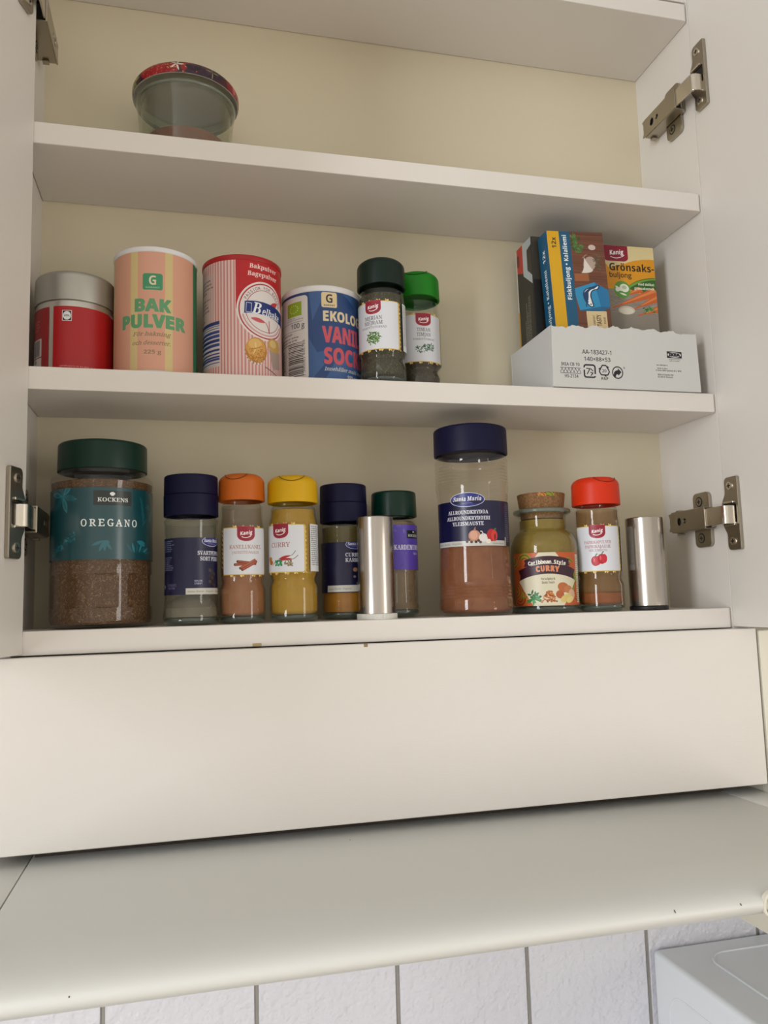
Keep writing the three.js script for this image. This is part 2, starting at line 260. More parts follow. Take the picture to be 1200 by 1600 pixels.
// ------------------------------------------------------------------ cooker hood
{
  const o = thing('cooker_hood', 'pale grey cooker hood with a rounded front, sticking out below the cabinet', 'cooker hood', [XL / 2, -0.26, -0.31]);
  const HY = -0.2125, prof = () => { const s = new THREE.Shape(); s.moveTo(-0.306, HY); s.lineTo(0.135, HY); s.absellipse(0.135, HY - 0.0135, 0.042, 0.0135, Math.PI / 2, -Math.PI * 0.44, true); s.lineTo(0.11, HY - 0.029); s.lineTo(-0.306, HY - 0.035); s.closePath(); return s; };
  const ext = (x0, x1) => local(into(creased(extrude(prof(), x1 - x0, 0.0004, 40), 0.5), [x0, 0, 0], [0, 0, 1], [0, 1, 0], [1, 0, 0]), o);
  obj('top_cover', ext(-0.5518, -0.0152), HOODW, o);
  obj('end_cap', ext(-0.5835, -0.5526), HOODW, o); obj('end_cap', ext(-0.0144, 0.0165), HOODW, o);
  obj('rear_housing', local(box(-0.55, -0.012, -0.2124, -0.09, -0.3, -0.012, 0), o), M(lin(0.06, 0.045, 0.035), 0.8), o);
  // oval push button with a raised rim on the rounded front
  const bx = -0.1165, by = -0.2255, z = 0.1742, at = (g) => into(g, [bx, by, z], [1, 0, 0], [0, 0.985, 0.17], [0, -0.17, 0.985]);
  const ring = roundRect(-0.0115, -0.0075, 0.0115, 0.0075, 0.0055); ring.holes.push(roundRect(-0.0098, -0.0058, 0.0098, 0.0058, 0.0042, THREE.Path));
  const b = obj('button', local(at(extrude(roundRect(-0.0092, -0.0052, 0.0092, 0.0052, 0.004), 0.0045, 0.0012)), o), M(lin(0.82, 0.78, 0.66), 0.35), o, 'cream oval push button');
  obj('rim', local(at(extrude(ring, 0.0036, 0.0006)), o).translate(0, 0, 0), M(lin(0.74, 0.70, 0.6), 0.35), b);
  const sp = M(lin(0.08, 0.07, 0.06), 0.9);
  for (const [x, f, l] of [[-0.3385, 90, 0.0005], [-0.1853, 14, 0.0014], [-0.143, 10, 0.0011], [-0.503, 9, 0.0006]]) { const c = Math.cos(f * D), n = Math.sin(f * D); obj('scratch', local(into(box(-0.0003, 0.0003, -l, l, -0.0001, 0.0001, 0), [x, HY - 0.0135 + 0.0135 * n, f === 90 ? 0.02 : 0.135 + 0.042 * c], [1, 0, 0], f === 90 ? [0, 0, 1] : [0, 0.6, -0.8], [0, 1, 0]), o), sp, o); }
}
// ------------------------------------------------------------------ white appliance standing on the worktop
{
  const x0 = 0.0865, x1 = 0.56, y0 = -0.745, y1 = -0.4660, z0 = -0.3045, z1 = 0.045, o = thing('kitchen_appliance', 'white appliance with rounded edges below the hood, lit bright on its left side', 'appliance', [(x0 + x1) / 2, -0.755, (z0 + z1) / 2]);
  const wm = M(lin(0.88, 0.92, 0.96), 0.25), L = (g) => local(g, o);
  obj('housing', L(box(x0, x1, y0, y1, z0, z1, 0.006)), wm, o);
  const frame = (a0, b0, a1, b1, r, w) => { const s = roundRect(a0, b0, a1, b1, r); s.holes.push(roundRect(a0 + w, b0 + w, a1 - w, b1 - w, r - w, THREE.Path)); return s; };
  obj('top_ridge', L(into(extrude(frame(x0 + 0.045, z0 + 0.03, x1 - 0.045, z1 - 0.03, 0.03, 0.0034), 0.002, 0.0008), [0, y1 - 0.0002, 0], [1, 0, 0], [0, 0, 1], [0, 1, 0])), wm, o);
  obj('side_ridge', L(into(extrude(frame(z0 + 0.028, y0 + 0.03, z1 - 0.03, y1 - 0.032, 0.03, 0.0026), 0.0009, 0.0004), [x0 + 0.0003, 0, 0], [0, 0, 1], [0, 1, 0], [-1, 0, 0])), wm, o);
  obj('door', L(box(x0 + 0.004, x1 - 0.12, y0 + 0.006, y1 - 0.006, z1 + 0.0005, z1 + 0.02, 0.004)), M(lin(0.05, 0.05, 0.055), 0.2), o);
  obj('control_panel', L(box(x1 - 0.117, x1 - 0.004, y0 + 0.006, y1 - 0.006, z1 + 0.0005, z1 + 0.018, 0.004)), wm, o);
  for (const fx of [x0 + 0.04, x1 - 0.04]) for (const fz of [z0 + 0.04, z1 - 0.04]) obj('foot', L(new THREE.CylinderGeometry(0.014, 0.012, 0.0105, 20).translate(fx, y0 - 0.0048, fz)), DARK, o);
}
//@@ITEMS
// ------------------------------------------------------------------ things on the shelves
const C = YC, B = YB, A = YA;
const glassPart = (o, prof, m = GLASS, name = 'glass_body') => obj(name, lathe(rounded(prof), 72, 0.9), m, o);

// ---- small spice jar with a printed label: white card with a red tab and gold sprigs round it
const GOLD = ['#d9b65a', '#c59a3a', '#f0dc9a'];
function tabLabel(o, r, h0, h1, angle, draw, half = 62) {
  const ext = 15, sp = 0.0055, wmm = 2 * (half + ext) * D * r * 1000, hmm = (h1 - h0 + 2 * sp) * 1000, ex = ext * D * r * 1000, s = sp * 1000;
  const tex = print(wmm, hmm, 11, (c, w, h) => {
    const R = rng(Math.round(r * 1e6 + angle));
    for (const [fx, fy, a] of [[0.28, 1, -0.7], [0.33, 1, -2.3], [0.42, 1, -0.9], [0.6, 1, -2.2], [0.68, 1, -0.6], [0.73, 1, -2.2]]) { leaf(c, fx * w, s + 0.3, 3.4, 1.1, a, GOLD[0]); leaf(c, fx * w, s + 0.3, 2.6, 1, a + 0.9, GOLD[2]); }
    for (const [fx, a] of [[0.25, 0.8], [0.3, 2.3], [0.41, 0.7], [0.46, 2.2], [0.6, 0.9], [0.66, 2.2], [0.74, 0.8]]) { leaf(c, fx * w, h - s - 0.3, 3.4, 1.1, a, GOLD[0]); leaf(c, fx * w, h - s - 0.3, 2.6, 1, a + 0.8, GOLD[2]); }
    for (let y = s + 2; y < h - s - 2; y += 3.4) { leaf(c, w - ex + 0.4, y + 1, 3, 1, -0.7 - R() * 0.4, GOLD[Math.floor(R() * 3)]); leaf(c, w - ex + 0.4, y + 2.4, 2.6, 0.9, 0.6, GOLD[0]); leaf(c, ex - 0.4, y + 1, 3, 1, 3.9 + R() * 0.4, GOLD[0]); }
    c.fillStyle = GOLD[0]; c.fillRect(w - ex, s, 1.4, h - 2 * s); c.fillRect(ex, h - s - 0.2, w - 2 * ex, 0.9); c.fillRect(ex, s - 0.6, w - 2 * ex, 0.9);
    rrect(c, ex, s, w - 2 * ex, h - 2 * s, 1.2, '#dcdee5');
    const cx = w / 2; c.beginPath(); c.moveTo(cx - 6.6, s - 1.2); c.lineTo(cx + 6.6, s - 1.2); c.lineTo(cx + 6.6, s + 5.5); c.quadraticCurveTo(cx + 6, s + 9.6, cx, s + 9.8); c.quadraticCurveTo(cx - 6, s + 9.6, cx - 6.6, s + 5.5); c.closePath(); c.fillStyle = '#94162f'; c.fill(); c.strokeStyle = '#b5485a'; c.lineWidth = 0.35; c.stroke();
    T(c, 'Kanig', cx, s + 5.6, 9.4, 2.7, '#ffffff', 'sans', { skew: 0.25, turn: -0.12 }); path(c, [[cx - 3.2, s + 6.6], [cx, s + 8.3, cx + 3.6, s + 5.9]], '#ffffff', 0.5);
    draw(c, cx, s, w, h);
  });
  obj('label', band([[r + 0.00035, h0 - sp], [r + 0.00035, h1 + sp]], angle - half - ext, angle + half + ext), paper(tex, 0.4, { alphaTest: 0.5 }), o, 'white label with a red tab and gold sprigs');
  const bt = print(30, (h1 - h0) * 1000, 9, (c, w, h) => { tinyText(c, 1.2, 1.5, w - 3, Math.floor((h - 3) / 1.6), '#5d6068', 5); }, '#e4e6ea');
  obj('back_label', band([[r + 0.0003, h0], [r + 0.0003, h1 + 0.001]], angle + half + 17, angle + half + 105, 24), paper(bt, 0.45), o, 'white back label with small print');
}
function spiceJar(o, p) {     // capR, r, footR, H, cb (cap bottom), l0, l1 (label), neckR
  const n = p.cb - 0.004, notch = p.l0 - 0.006;
  glassPart(o, [[0, 0.0005], [p.footR - 0.003, 0.0004, 0.001], [p.footR, 0.003, 0.002], [p.footR, notch - 0.005, 0.003], [p.footR - 0.0016, notch - 0.001, 0.001], [p.footR - 0.0016, notch + 0.001, 0.001], [p.r, p.l0 - 0.001, 0.002], [p.r, p.l1 + 0.003, 0.003], [p.neckR, p.l1 + 0.009, 0.003], [p.neckR, n, 0.002], [p.neckR - 0.002, n + 0.002], [p.neckR - 0.002, p.cb + 0.004]], p.glass ?? GLASS);
  obj('glass_base', solid([[0, 0.0008], [p.footR - 0.003, 0.0008, 0.001], [p.footR - 0.0012, 0.003, 0.001], [p.footR - 0.0016, 0.0052, 0.001], [0, 0.0056]]), GLASSBASE, o);
  const g = 0.0013, top = p.fill, pr = [[0, 0.006], [p.footR - g - 0.002, 0.006, 0.001], [p.footR - g, 0.008, 0.001]];
  const edge = [[p.footR - g, notch - 0.005], [p.footR - 0.0016 - g, notch - 0.001], [p.footR - 0.0016 - g, notch + 0.001], [p.r - g, p.l0], [p.r - g, p.l1 + 0.003], [p.neckR - g, p.l1 + 0.009], [p.neckR - g, n]].filter((q) => q[1] < top);
  const rt = edge.length ? edge[edge.length - 1][0] : p.footR - g;
  obj('spice', lathe([...rounded([...pr, ...edge, [rt, top]]), [rt * 0.6, top + 0.0015], [0, top + 0.002]], 64, 0.9), p.spice, o, p.spiceLabel);
  if (p.film) obj('powder_film', lathe([[rt, top - 0.001], ...[[p.footR - g, notch - 0.005], [p.footR - 0.0016 - g, notch], [p.r - g, p.l0], [p.r - g, p.l1 + 0.003], [p.neckR - g, p.l1 + 0.009], [p.neckR - g, n]].filter((q) => q[1] > top)], 64, 0.9), p.film, o, 'thin film of powder on the glass');
  const s = p.flat ? 0.0025 : 0.0052;
  obj('cap', solid([[0, p.cb + 0.004], [p.capR - 0.0022, p.cb + 0.004], [p.capR - 0.0018, p.cb, 0.0003], [p.capR, p.cb, 0.0005], [p.capR - 0.0003, p.H - 0.004, s], [p.capR - 0.005, p.H, s], [0, p.H]], 72, 8), p.cap, o);
  if (p.lip !== undefined) {       // the bowed seam of the flip lid
    const pts = []; for (let i = 0; i <= 20; i++) { const t = i / 20 * 2 - 1, a = (p.lip + t * 34) * D, h = p.H - 0.0012 - 0.0042 * (1 - t * t), rr = p.capR - 0.0002 - 0.0036 * Math.pow(Math.max(0, (h - (p.H - 0.0052)) / 0.0052), 2); pts.push(new THREE.Vector3(Math.sin(a) * rr, h, Math.cos(a) * rr)); }
    obj('lid_seam', new THREE.TubeGeometry(new THREE.CatmullRomCurve3(pts), 30, 0.00035, 6), M(p.cap.color.clone().multiplyScalar(0.35), 0.6), o);
  }
}
const title = (c, s, x, y, w, h, col = '#8a4a2a') => T(c, s, x, y, w, h, col, 'roman');
const CAPO = capMat('#c8641c'), CAPY = capMat('#d9a90c'), CAPR = capMat('#d8330e'), CAPG = capMat('#178016'), CAPDG = capMat('#031d16', 0.35);
{
  const o = thing('spice_jar', 'ground cinnamon jar with orange flip cap and white label', 'spice jar', [-0.4085, C, -0.030]);
  spiceJar(o, { capR: 0.0178, r: 0.0169, footR: 0.0177, neckR: 0.0162, H: 0.1142, cb: 0.0932, l0: 0.0369, l1: 0.0715, fill: 0.068, spice: powder('#8f5a3c', '#a87350', 11), cap: CAPO, lip: -22, film: film('#8a6048', 0.25) });
  tabLabel(o, 0.0169, 0.0369, 0.0715, 7, (c, cx, s) => {
    title(c, 'KANELI/KANEL', cx, s + 15.6, 26, 2.7, '#9a4f33'); title(c, 'JAUHETTU/MALEN', cx, s + 19.2, 21, 1.8, '#9a6a50');
    for (const [x, y, l, a, col] of [[-9, 27.5, 17, -0.04, '#8c3a22'], [-7, 25.2, 15, 0.12, '#7a2f1c'], [-5, 30.5, 14, -0.5, '#a04a2c'], [-3.6, 31.6, 14, -0.5, '#8a3c24']]) { c.save(); c.translate(cx + x, s + y); c.rotate(a); rrect(c, 0, -1, l, 2, 0.6, col); rrect(c, 0, -0.35, l, 0.5, 0.2, '#b8674a'); ell(c, 0.2, 0, 0.5, 1, '#5a2212'); c.restore(); }
  }, 64);
}
{
  const o = thing('spice_jar', 'curry powder jar with bright yellow flip cap and white label', 'spice jar', [-0.3691, C, -0.028]);
  spiceJar(o, { capR: 0.0196, r: 0.0190, footR: 0.0188, neckR: 0.0176, H: 0.1128, cb: 0.0914, l0: 0.038, l1: 0.0733, fill: 0.086, spice: powder('#a87d1c', '#bf9630', 12), cap: CAPY, lip: -9 });
  tabLabel(o, 0.0190, 0.038, 0.0733, -38.6, (c, cx, s) => {
    title(c, 'CURRY', cx - 0.6, s + 16.6, 17, 3.6, '#a2502c');
    for (const [x, y, a] of [[3, 24.5, -0.15], [4, 26, 0.05]]) { c.save(); c.translate(cx + x, s + y); c.rotate(a); path(c, [[-5, 0.8], [0, -2.2, 6, -0.4], [0, 1.4, -5, 0.8]], '#b01c22'); path(c, [[6, -0.4], [8, -1.5, 9.5, -3.4]], '#4a5a22', 0.4); c.restore(); }
    ell(c, cx - 11, s + 25.6, 2.4, 2, '#c07a26'); ell(c, cx - 9.6, s + 28, 2.2, 1.8, '#b06820'); path(c, [[cx - 9, s + 31], [cx - 5, s + 27, cx - 3, s + 26.5], [cx - 5, s + 29, cx - 9, s + 31]], '#c98a70');
    for (let i = 0; i < 16; i++) ell(c, cx - 1.5 + Math.sin(i * 2.4) * 2.6, s + 28.6 + Math.cos(i * 1.7) * 1.7, 0.9, 0.7, i % 2 ? '#0e7a48' : '#2a9a5c');
    const R = rng(3); for (let i = 0; i < 60; i++) ell(c, cx + 6.5 + (R() - 0.5) * 6, s + 28.8 + (R() - 0.5) * 4.4, 0.45, 0.4, ['#8a7a5a', '#6a6048', '#a08a64'][i % 3]);
  }, 56);
}
{
  const o = thing('spice_jar', 'paprika jar with red flip cap and white label, brown film inside', 'spice jar', [-0.1054, C, -0.030]);
  spiceJar(o, { capR: 0.0205, r: 0.0186, footR: 0.0195, neckR: 0.0186, H: 0.1144, cb: 0.0905, l0: 0.0342, l1: 0.0713, fill: 0.0165, spice: powder('#86431a', '#985a2a', 13), cap: CAPR, lip: 2, film: film('#8a6236', 0.72) });
  tabLabel(o, 0.0187, 0.0342, 0.0713, -30, (c, cx, s) => {
    title(c, 'PAPRIKAPULVER', cx, s + 14.4, 23, 2.5, '#9a2236'); title(c, 'PAPRIKAJAUHE', cx, s + 18, 22, 2.5, '#9a2236'); title(c, 'MILT/MIETO', cx, s + 21, 15, 1.8, '#8a5a5a');
    for (const [x, y] of [[-2.6, 29], [2.6, 27.4]]) { ell(c, cx + x, s + y, 3.4, 4.2, '#b3162a'); ell(c, cx + x + 2, s + y - 0.3, 2.4, 3.8, '#c8283a'); ell(c, cx + x - 1, s + y - 1, 0.7, 2, '#e0606a'); path(c, [[cx + x, s + y - 3.4], [cx + x + 0.6, s + y - 5.4, cx + x + 1.6, s + y - 6]], '#4a6a2a', 0.8); }
  }, 62);
}
{
  const o = thing('herb_jar', 'dried marjoram jar with dark green cap and white label', 'spice jar', [-0.2942, B, -0.0215]);
  spiceJar(o, { capR: 0.0199, r: 0.0191, footR: 0.0188, neckR: 0.0182, H: 0.1047, cb: 0.0815, l0: 0.0269, l1: 0.0655, fill: 0.074, flat: true, spice: flakes('#3c3826', ['#5e5a3c', '#76704c', '#2a2618', '#8e875e', '#4a462e'], 21, 2600, 11), cap: CAPDG });
  tabLabel(o, 0.0191, 0.0269, 0.0655, -36.3, (c, cx, s) => {
    title(c, 'MERIAN', cx, s + 14.6, 15, 2.9, '#23242a'); title(c, 'MEJRAM', cx, s + 18.6, 16, 2.9, '#23242a'); title(c, 'HIEROTTU/TORKAD', cx, s + 21.6, 22, 1.7, '#50525a');
    const R = rng(8); for (let i = 0; i < 70; i++) { const a = R() * 6.28, q = R(); leaf(c, cx + Math.cos(a) * q * 7, s + 29 + Math.sin(a) * q * 4.6, 2.6, 1, R() * 6.28, ['#3d6b24', '#5c8a38', '#2c5218', '#7aa04e'][i % 4]); }
  }, 64);
}
{
  const o = thing('herb_jar', 'dried thyme jar with bright green flip cap and white label', 'spice jar', [-0.2548, B, -0.052]);
  spiceJar(o, { capR: 0.0200, r: 0.0193, footR: 0.0190, neckR: 0.0184, H: 0.1088, cb: 0.0857, l0: 0.0275, l1: 0.068, fill: 0.069, spice: flakes('#4a4034', ['#5e5244', '#6e6252', '#332c24', '#7a6e5c'], 22), cap: CAPG, lip: -18 });
  tabLabel(o, 0.0193, 0.0275, 0.068, -1, (c, cx, s) => {
    title(c, 'TIMIAN', cx, s + 14.6, 12, 2.9, '#23242a'); title(c, 'TIMJAN', cx, s + 18.8, 12.4, 2.9, '#23242a'); title(c, 'TORRET/TORKAD', cx, s + 22.2, 19, 1.7, '#50525a');
    const R = rng(9); for (let i = 0; i < 80; i++) { const t = R(), u = (R() - 0.5) * 5; leaf(c, cx - 8 + t * 16, s + 30.5 - t * 2.4 + u, 2, 0.7, R() * 6.28, ['#2a5a3a', '#3d6e4c', '#1d4228', '#6a8a70'][i % 4]); }
  }, 58);
}
// ---- the two waisted jars and the big one with navy caps
const NAVY = '#0f0f39', CAPN = M('#0b0b30', 0.5, { specularIntensity: 0.45 });
const ovalMark = (c, x, y, rx, ry, s = 1) => { ell(c, x, y, rx, ry, '#e8e8f0'); ell(c, x, y, rx - 0.35, ry - 0.35, '#1c2a7a'); T(c, 'Santa Maria', x, y + ry * 0.18, rx * 1.65, ry * 0.62, '#f2f2f6', 'serif', { skew: 0.2 }); c.fillStyle = '#aab'; c.fillRect(x - rx * 0.45, y + ry * 0.46, rx * 0.9, 0.2); ell(c, x, y + ry * 0.48, 0.5, 0.5, '#c0504a'); };
function navyCap(o, r, cb, H, gr) { obj('cap', solid([[0, cb + 0.003], [r - 0.002, cb + 0.003], [r - 0.0018, cb], [r, cb, 0.0005], [r, gr - 0.0005], [r - 0.0006, gr], [r - 0.0002, gr + 0.0005], [r - 0.0004, H, 0.0018], [0, H]], 72), CAPN, o); }
function waistedLabel(o, prof, a0, a1, wmm, draw) { obj('label', band(prof, a0, a1, 48), paper(print(wmm, (prof[prof.length - 1][1] - prof[0][1]) * 1000, 11, draw, NAVY), 0.35), o, 'navy blue label'); }
{
  const o = thing('spice_jar', 'ground black pepper jar, nearly empty, with navy cap and label', 'spice jar', [-0.4466, C, -0.0275]);
  const r = (h) => 0.0190 + 0.0013 * Math.pow(Math.abs(h - 0.045) / 0.04, 2), hs = [0.012, 0.02, 0.03, 0.045, 0.06, 0.07, 0.076];
  glassPart(o, [[0, 0.0005], [0.0185, 0.0004, 0.001], [0.0207, 0.003, 0.002], [0.0206, 0.008, 0.002], ...hs.map((h) => [r(h), h]), [0.0203, 0.078, 0.001], [0.0175, 0.0805, 0.001], [0.0175, 0.086]]);
  obj('glass_base', solid([[0, 0.0008], [0.018, 0.0008, 0.001], [0.0195, 0.003, 0.001], [0.0192, 0.0056, 0.001], [0, 0.006]]), GLASSBASE, o);
  obj('spice', lathe([[0, 0.0062], [0.0185, 0.0062], [0.019, 0.008], [0.0183, 0.013], [0.0165, 0.017], [0.012, 0.0205], [0.006, 0.0222], [0, 0.0226]], 48, 0.9), powder('#6a6254', '#857c6c', 31), o, 'low heap of grey ground pepper');
  obj('powder_film', lathe([[0.0185, 0.013], ...hs.slice(1).map((h) => [r(h) - 0.0012, h])], 48, 0.9), film('#7a7466', 0.3), o, 'thin film of powder on the glass');
  navyCap(o, 0.0203, 0.0812, 0.1121, 0.0973);
  const pr = [0.0225, 0.03, 0.0375, 0.045, 0.0525, 0.0642].map((h) => [r(h) + 0.0003, h]), a0 = -110, a1 = 120, w = (a1 - a0) * D * 19.2, X = (a) => (a - a0) / (a1 - a0) * w;
  waistedLabel(o, pr, a0, a1, w, (c, w, h) => {
    tinyText(c, X(-88), 1.8, 15, 6, '#9a9ac0', 4, 1.5); tinyText(c, X(-88), 14, 16, 7, '#9a9ac0', 6, 1.5);
    ovalMark(c, X(50), 2.6, 9, 3.8); T(c, 'SVARTPEPPAR', X(13), 12.8, 24, 2.9, '#e6e6ee', 'serif', { left: true }); T(c, 'SORT PEBER', X(19), 17, 20, 2.9, '#e6e6ee', 'serif', { left: true });
    T(c, 'MALEN', X(6), 32.4, 6, 1.4, '#b0b0c8', 'sans', { left: true }); T(c, 'STØDT', X(6), 34.4, 6, 1.4, '#b0b0c8', 'sans', { left: true }); T(c, '37g', X(-82), 36.5, 4, 2, '#c0c0d0', 'sans', { left: true }); T(c, '03192072', X(-60), 35.4, 9, 1.6, '#9090b0', 'mono', { left: true }); T(c, '132759', X(-58), 37.8, 7, 1.6, '#9090b0', 'mono', { left: true });
    for (let i = 0; i < 9; i++) ell(c, X(44) + (i % 3) * 2.6, 24 + i * 1.4, 1.5, 1.4, i % 2 ? '#2a2420' : '#4a3c34');
    c.fillStyle = '#c9c6bd'; c.fillRect(X(-12), h - 4.6, w, 4.6); T(c, 'Santa Maria · Organic · Peppar', X(-9), h - 1.6, 30, 1.2, '#8a8880', 'serif', { left: true, skew: 0.25 });
  });
}
{
  const o = thing('spice_jar', 'curry powder jar with navy cap, partly behind steel cylinder with white base', 'spice jar', [-0.3248, C, -0.048]);
  const r = (h) => 0.0183 + 0.0012 * Math.pow(Math.abs(h - 0.045) / 0.04, 2), hs = [0.012, 0.02, 0.03, 0.045, 0.06, 0.07, 0.074];
  glassPart(o, [[0, 0.0005], [0.0175, 0.0004, 0.001], [0.0198, 0.003, 0.002], [0.0196, 0.008, 0.002], ...hs.map((h) => [r(h), h]), [0.0195, 0.0755, 0.001], [0.017, 0.0775, 0.001], [0.017, 0.083]]);
  obj('glass_base', solid([[0, 0.0008], [0.017, 0.0008, 0.001], [0.0186, 0.003, 0.001], [0.0184, 0.0056, 0.001], [0, 0.006]]), GLASSBASE, o);
  obj('spice', lathe([[0, 0.0062], [0.0176, 0.0062], [0.0183, 0.009], [r(0.02) - 0.0012, 0.02], [r(0.03) - 0.0012, 0.03], [0.01, 0.033], [0, 0.034]], 48, 0.9), powder('#a26a18', '#bd8024', 33), o);
  obj('powder_film', lathe(hs.slice(2).map((h) => [r(h) - 0.0012, h]), 48, 0.9), film('#6a5c2c', 0.8), o, 'olive film of powder on the glass');
  navyCap(o, 0.0194, 0.0782, 0.1091, 0.094);
  const pr = [0.0214, 0.03, 0.0375, 0.045, 0.0525, 0.0614].map((h) => [r(h) + 0.0003, h]), a0 = -100, a1 = 120, w = (a1 - a0) * D * 18.5, X = (a) => (a - a0) / (a1 - a0) * w;
  waistedLabel(o, pr, a0, a1, w, (c, w, h) => {
    for (let i = 0; i < 4; i++) { c.fillStyle = '#8a8aa8'; c.fillRect(X(-72), 2.6 + i * 9, 1.4, 0.4); }
    ovalMark(c, X(20), 1.9, 8.8, 3.9); T(c, 'CURRY', X(-9), 11.6, 13, 2.9, '#e6e6ee', 'serif', { left: true }); T(c, 'KARRY', X(-9), 15.8, 13, 2.9, '#e6e6ee', 'serif', { left: true });
    ell(c, X(16), 22, 2, 1.7, '#a07850'); ell(c, X(14), 27.5, 1.2, 1.1, '#8a7a68'); ell(c, X(26), 31, 1.8, 1.6, '#3a3420'); ell(c, X(22), 33, 1.4, 1.2, '#6a6a40');
    c.fillStyle = '#d0cec8'; c.fillRect(X(-58), h - 5.8, w, 5.2); T(c, 'Santa Maria · Organic', X(-54), h - 2.4, 19, 1.4, '#94928c', 'serif', { left: true, skew: 0.25 });
  });
}
{
  const o = thing('spice_shaker', 'tall clear shaker of reddish brown seasoning with navy cap and label', 'spice shaker', [-0.2181, C, -0.032]);
  const ribs = (y0, n, r, d = 0.0022) => { const q = []; for (let i = 0; i < n; i++) q.push([r, y0 + i * d], [r - 0.0008, y0 + i * d + d * 0.5]); return q; };
  const prof = [[0, 0.0005], [0.0275, 0.0004, 0.001], [0.0308, 0.004, 0.003], [0.0306, 0.013], ...ribs(0.0135, 5, 0.0305, 0.0026), [0.0300, 0.03], [0.0293, 0.052], [0.0289, 0.058], [0.0289, 0.092], [0.0296, 0.1], [0.0302, 0.108], ...ribs(0.1085, 6, 0.0306, 0.0026), [0.031, 0.126, 0.002], [0.0292, 0.1305, 0.002], [0.0282, 0.1325], [0.0282, 0.137]];
  obj('plastic_body', lathe(rounded(prof), 80, 0.9), PLASTIC_CLEAR, o);
  obj('spice', lathe([[0, 0.003], [0.0268, 0.003], [0.0295, 0.006], [0.0294, 0.013], [0.0288, 0.03], [0.0281, 0.052], [0.0277, 0.062], [0.015, 0.066], [0, 0.067]], 64, 0.9), powder('#764529', '#94603e', 35, [3, 2]), o);
  obj('cap', solid([[0, 0.1365], [0.029, 0.1365], [0.0294, 0.1325], [0.0308, 0.1325, 0.0006], [0.0306, 0.1545, 0.0018], [0.027, 0.1556], [0.0265, 0.1548], [0, 0.1548]], 90), CAPN, o);
  const a0 = -97, a1 = 65, w = (a1 - a0) * D * 29.1, X = (a) => (a - a0) / (a1 - a0) * w, h0 = 0.0555, h1 = 0.0918;
  obj('label', band([[0.0293, h0], [0.0293, h1]], a0, a1, 56), paper(print(w, (h1 - h0) * 1000, 12, (c, w, h) => {
    T(c, 'ALLROUNDKRYDDA', X(-29), 10.6, 34, 2.9, '#e8e8ee', 'serif'); T(c, 'ALLROUNDKRYDDERI', X(-29), 15.4, 37, 2.9, '#e8e8ee', 'serif'); T(c, 'YLEISMAUSTE', X(-29), 19.8, 26, 2.9, '#e8e8ee', 'serif');
    c.fillStyle = '#c6c4be'; c.fillRect(X(-92), h - 4.2, X(37) - X(-92), 4.2); T(c, 'Santa Maria · Organic', X(-90), h - 1.4, 26, 1.4, '#8a8880', 'serif', { left: true, skew: 0.25 }); T(c, 'Santa Maria', X(10), h - 1.2, 12, 1.3, '#8a8880', 'serif', { left: true, skew: 0.25 });
    ell(c, X(-19), h - 8, 4.8, 4.6, '#c08a70'); ell(c, X(-20), h - 8.6, 3, 3.6, '#d2a088'); path(c, [[X(-19) - 1, h - 12], [X(-18), h - 15, X(-17), h - 15.6], [X(-17), h - 13, X(-19) + 1.2, h - 12]], '#a8745a');
    ell(c, X(-5), h - 6.4, 3.6, 3.4, '#dcd8d4'); path(c, [[X(-5), h - 9], [X(-7), h - 12, X(-9), h - 11.4]], '#d0ccc4', 0.9); ell(c, X(9), h - 8.4, 4.2, 5, '#b81c20'); ell(c, X(14), h - 8, 3, 4.6, '#d03a34'); ell(c, X(15), h - 7, 0.9, 2.6, '#7a1414'); path(c, [[X(14), h - 12.4], [X(16), h - 14, X(17), h - 13.6]], '#4a7a2c', 1);
    ell(c, X(3), h - 3.6, 2.2, 1.8, '#e4dccc'); for (const [a, q] of [[-31, 3.6], [-28, 5], [-24, 3.2], [-17, 3.2], [-13, 4.2], [-10, 2.8]]) ell(c, X(a), h - q, 1.1, 1.1, a % 2 ? '#3c2a24' : '#5e4238');
    tinyText(c, X(41), 1.6, 11, 19, '#8c8cb0', 12, 1.7); tinyText(c, X(-96), 14, 2, 9, '#b0b0c8', 14, 1.4); c.fillStyle = '#c6c4be'; c.fillRect(X(38), h - 7, 1.4, 7);
  }, NAVY), 0.3), o, 'navy blue label with vegetables');
  obj('label_badge', (() => { const g = new THREE.CircleGeometry(1, 40), p = g.attributes.position, rr = 0.02955; for (let i = 0; i < p.count; i++) { const a = (-29 + p.getX(i) * 28) * D, y = 0.0927 + p.getY(i) * 0.0058; p.setXYZ(i, Math.sin(a) * rr, y, Math.cos(a) * rr); } g.computeVertexNormals(); return g; })(), paper(print(30, 11.6, 14, (c, w, h) => ovalMark(c, 15, 5.8, 15, 5.8), '#1c2a7a'), 0.3), o, 'oval badge above the label');
}
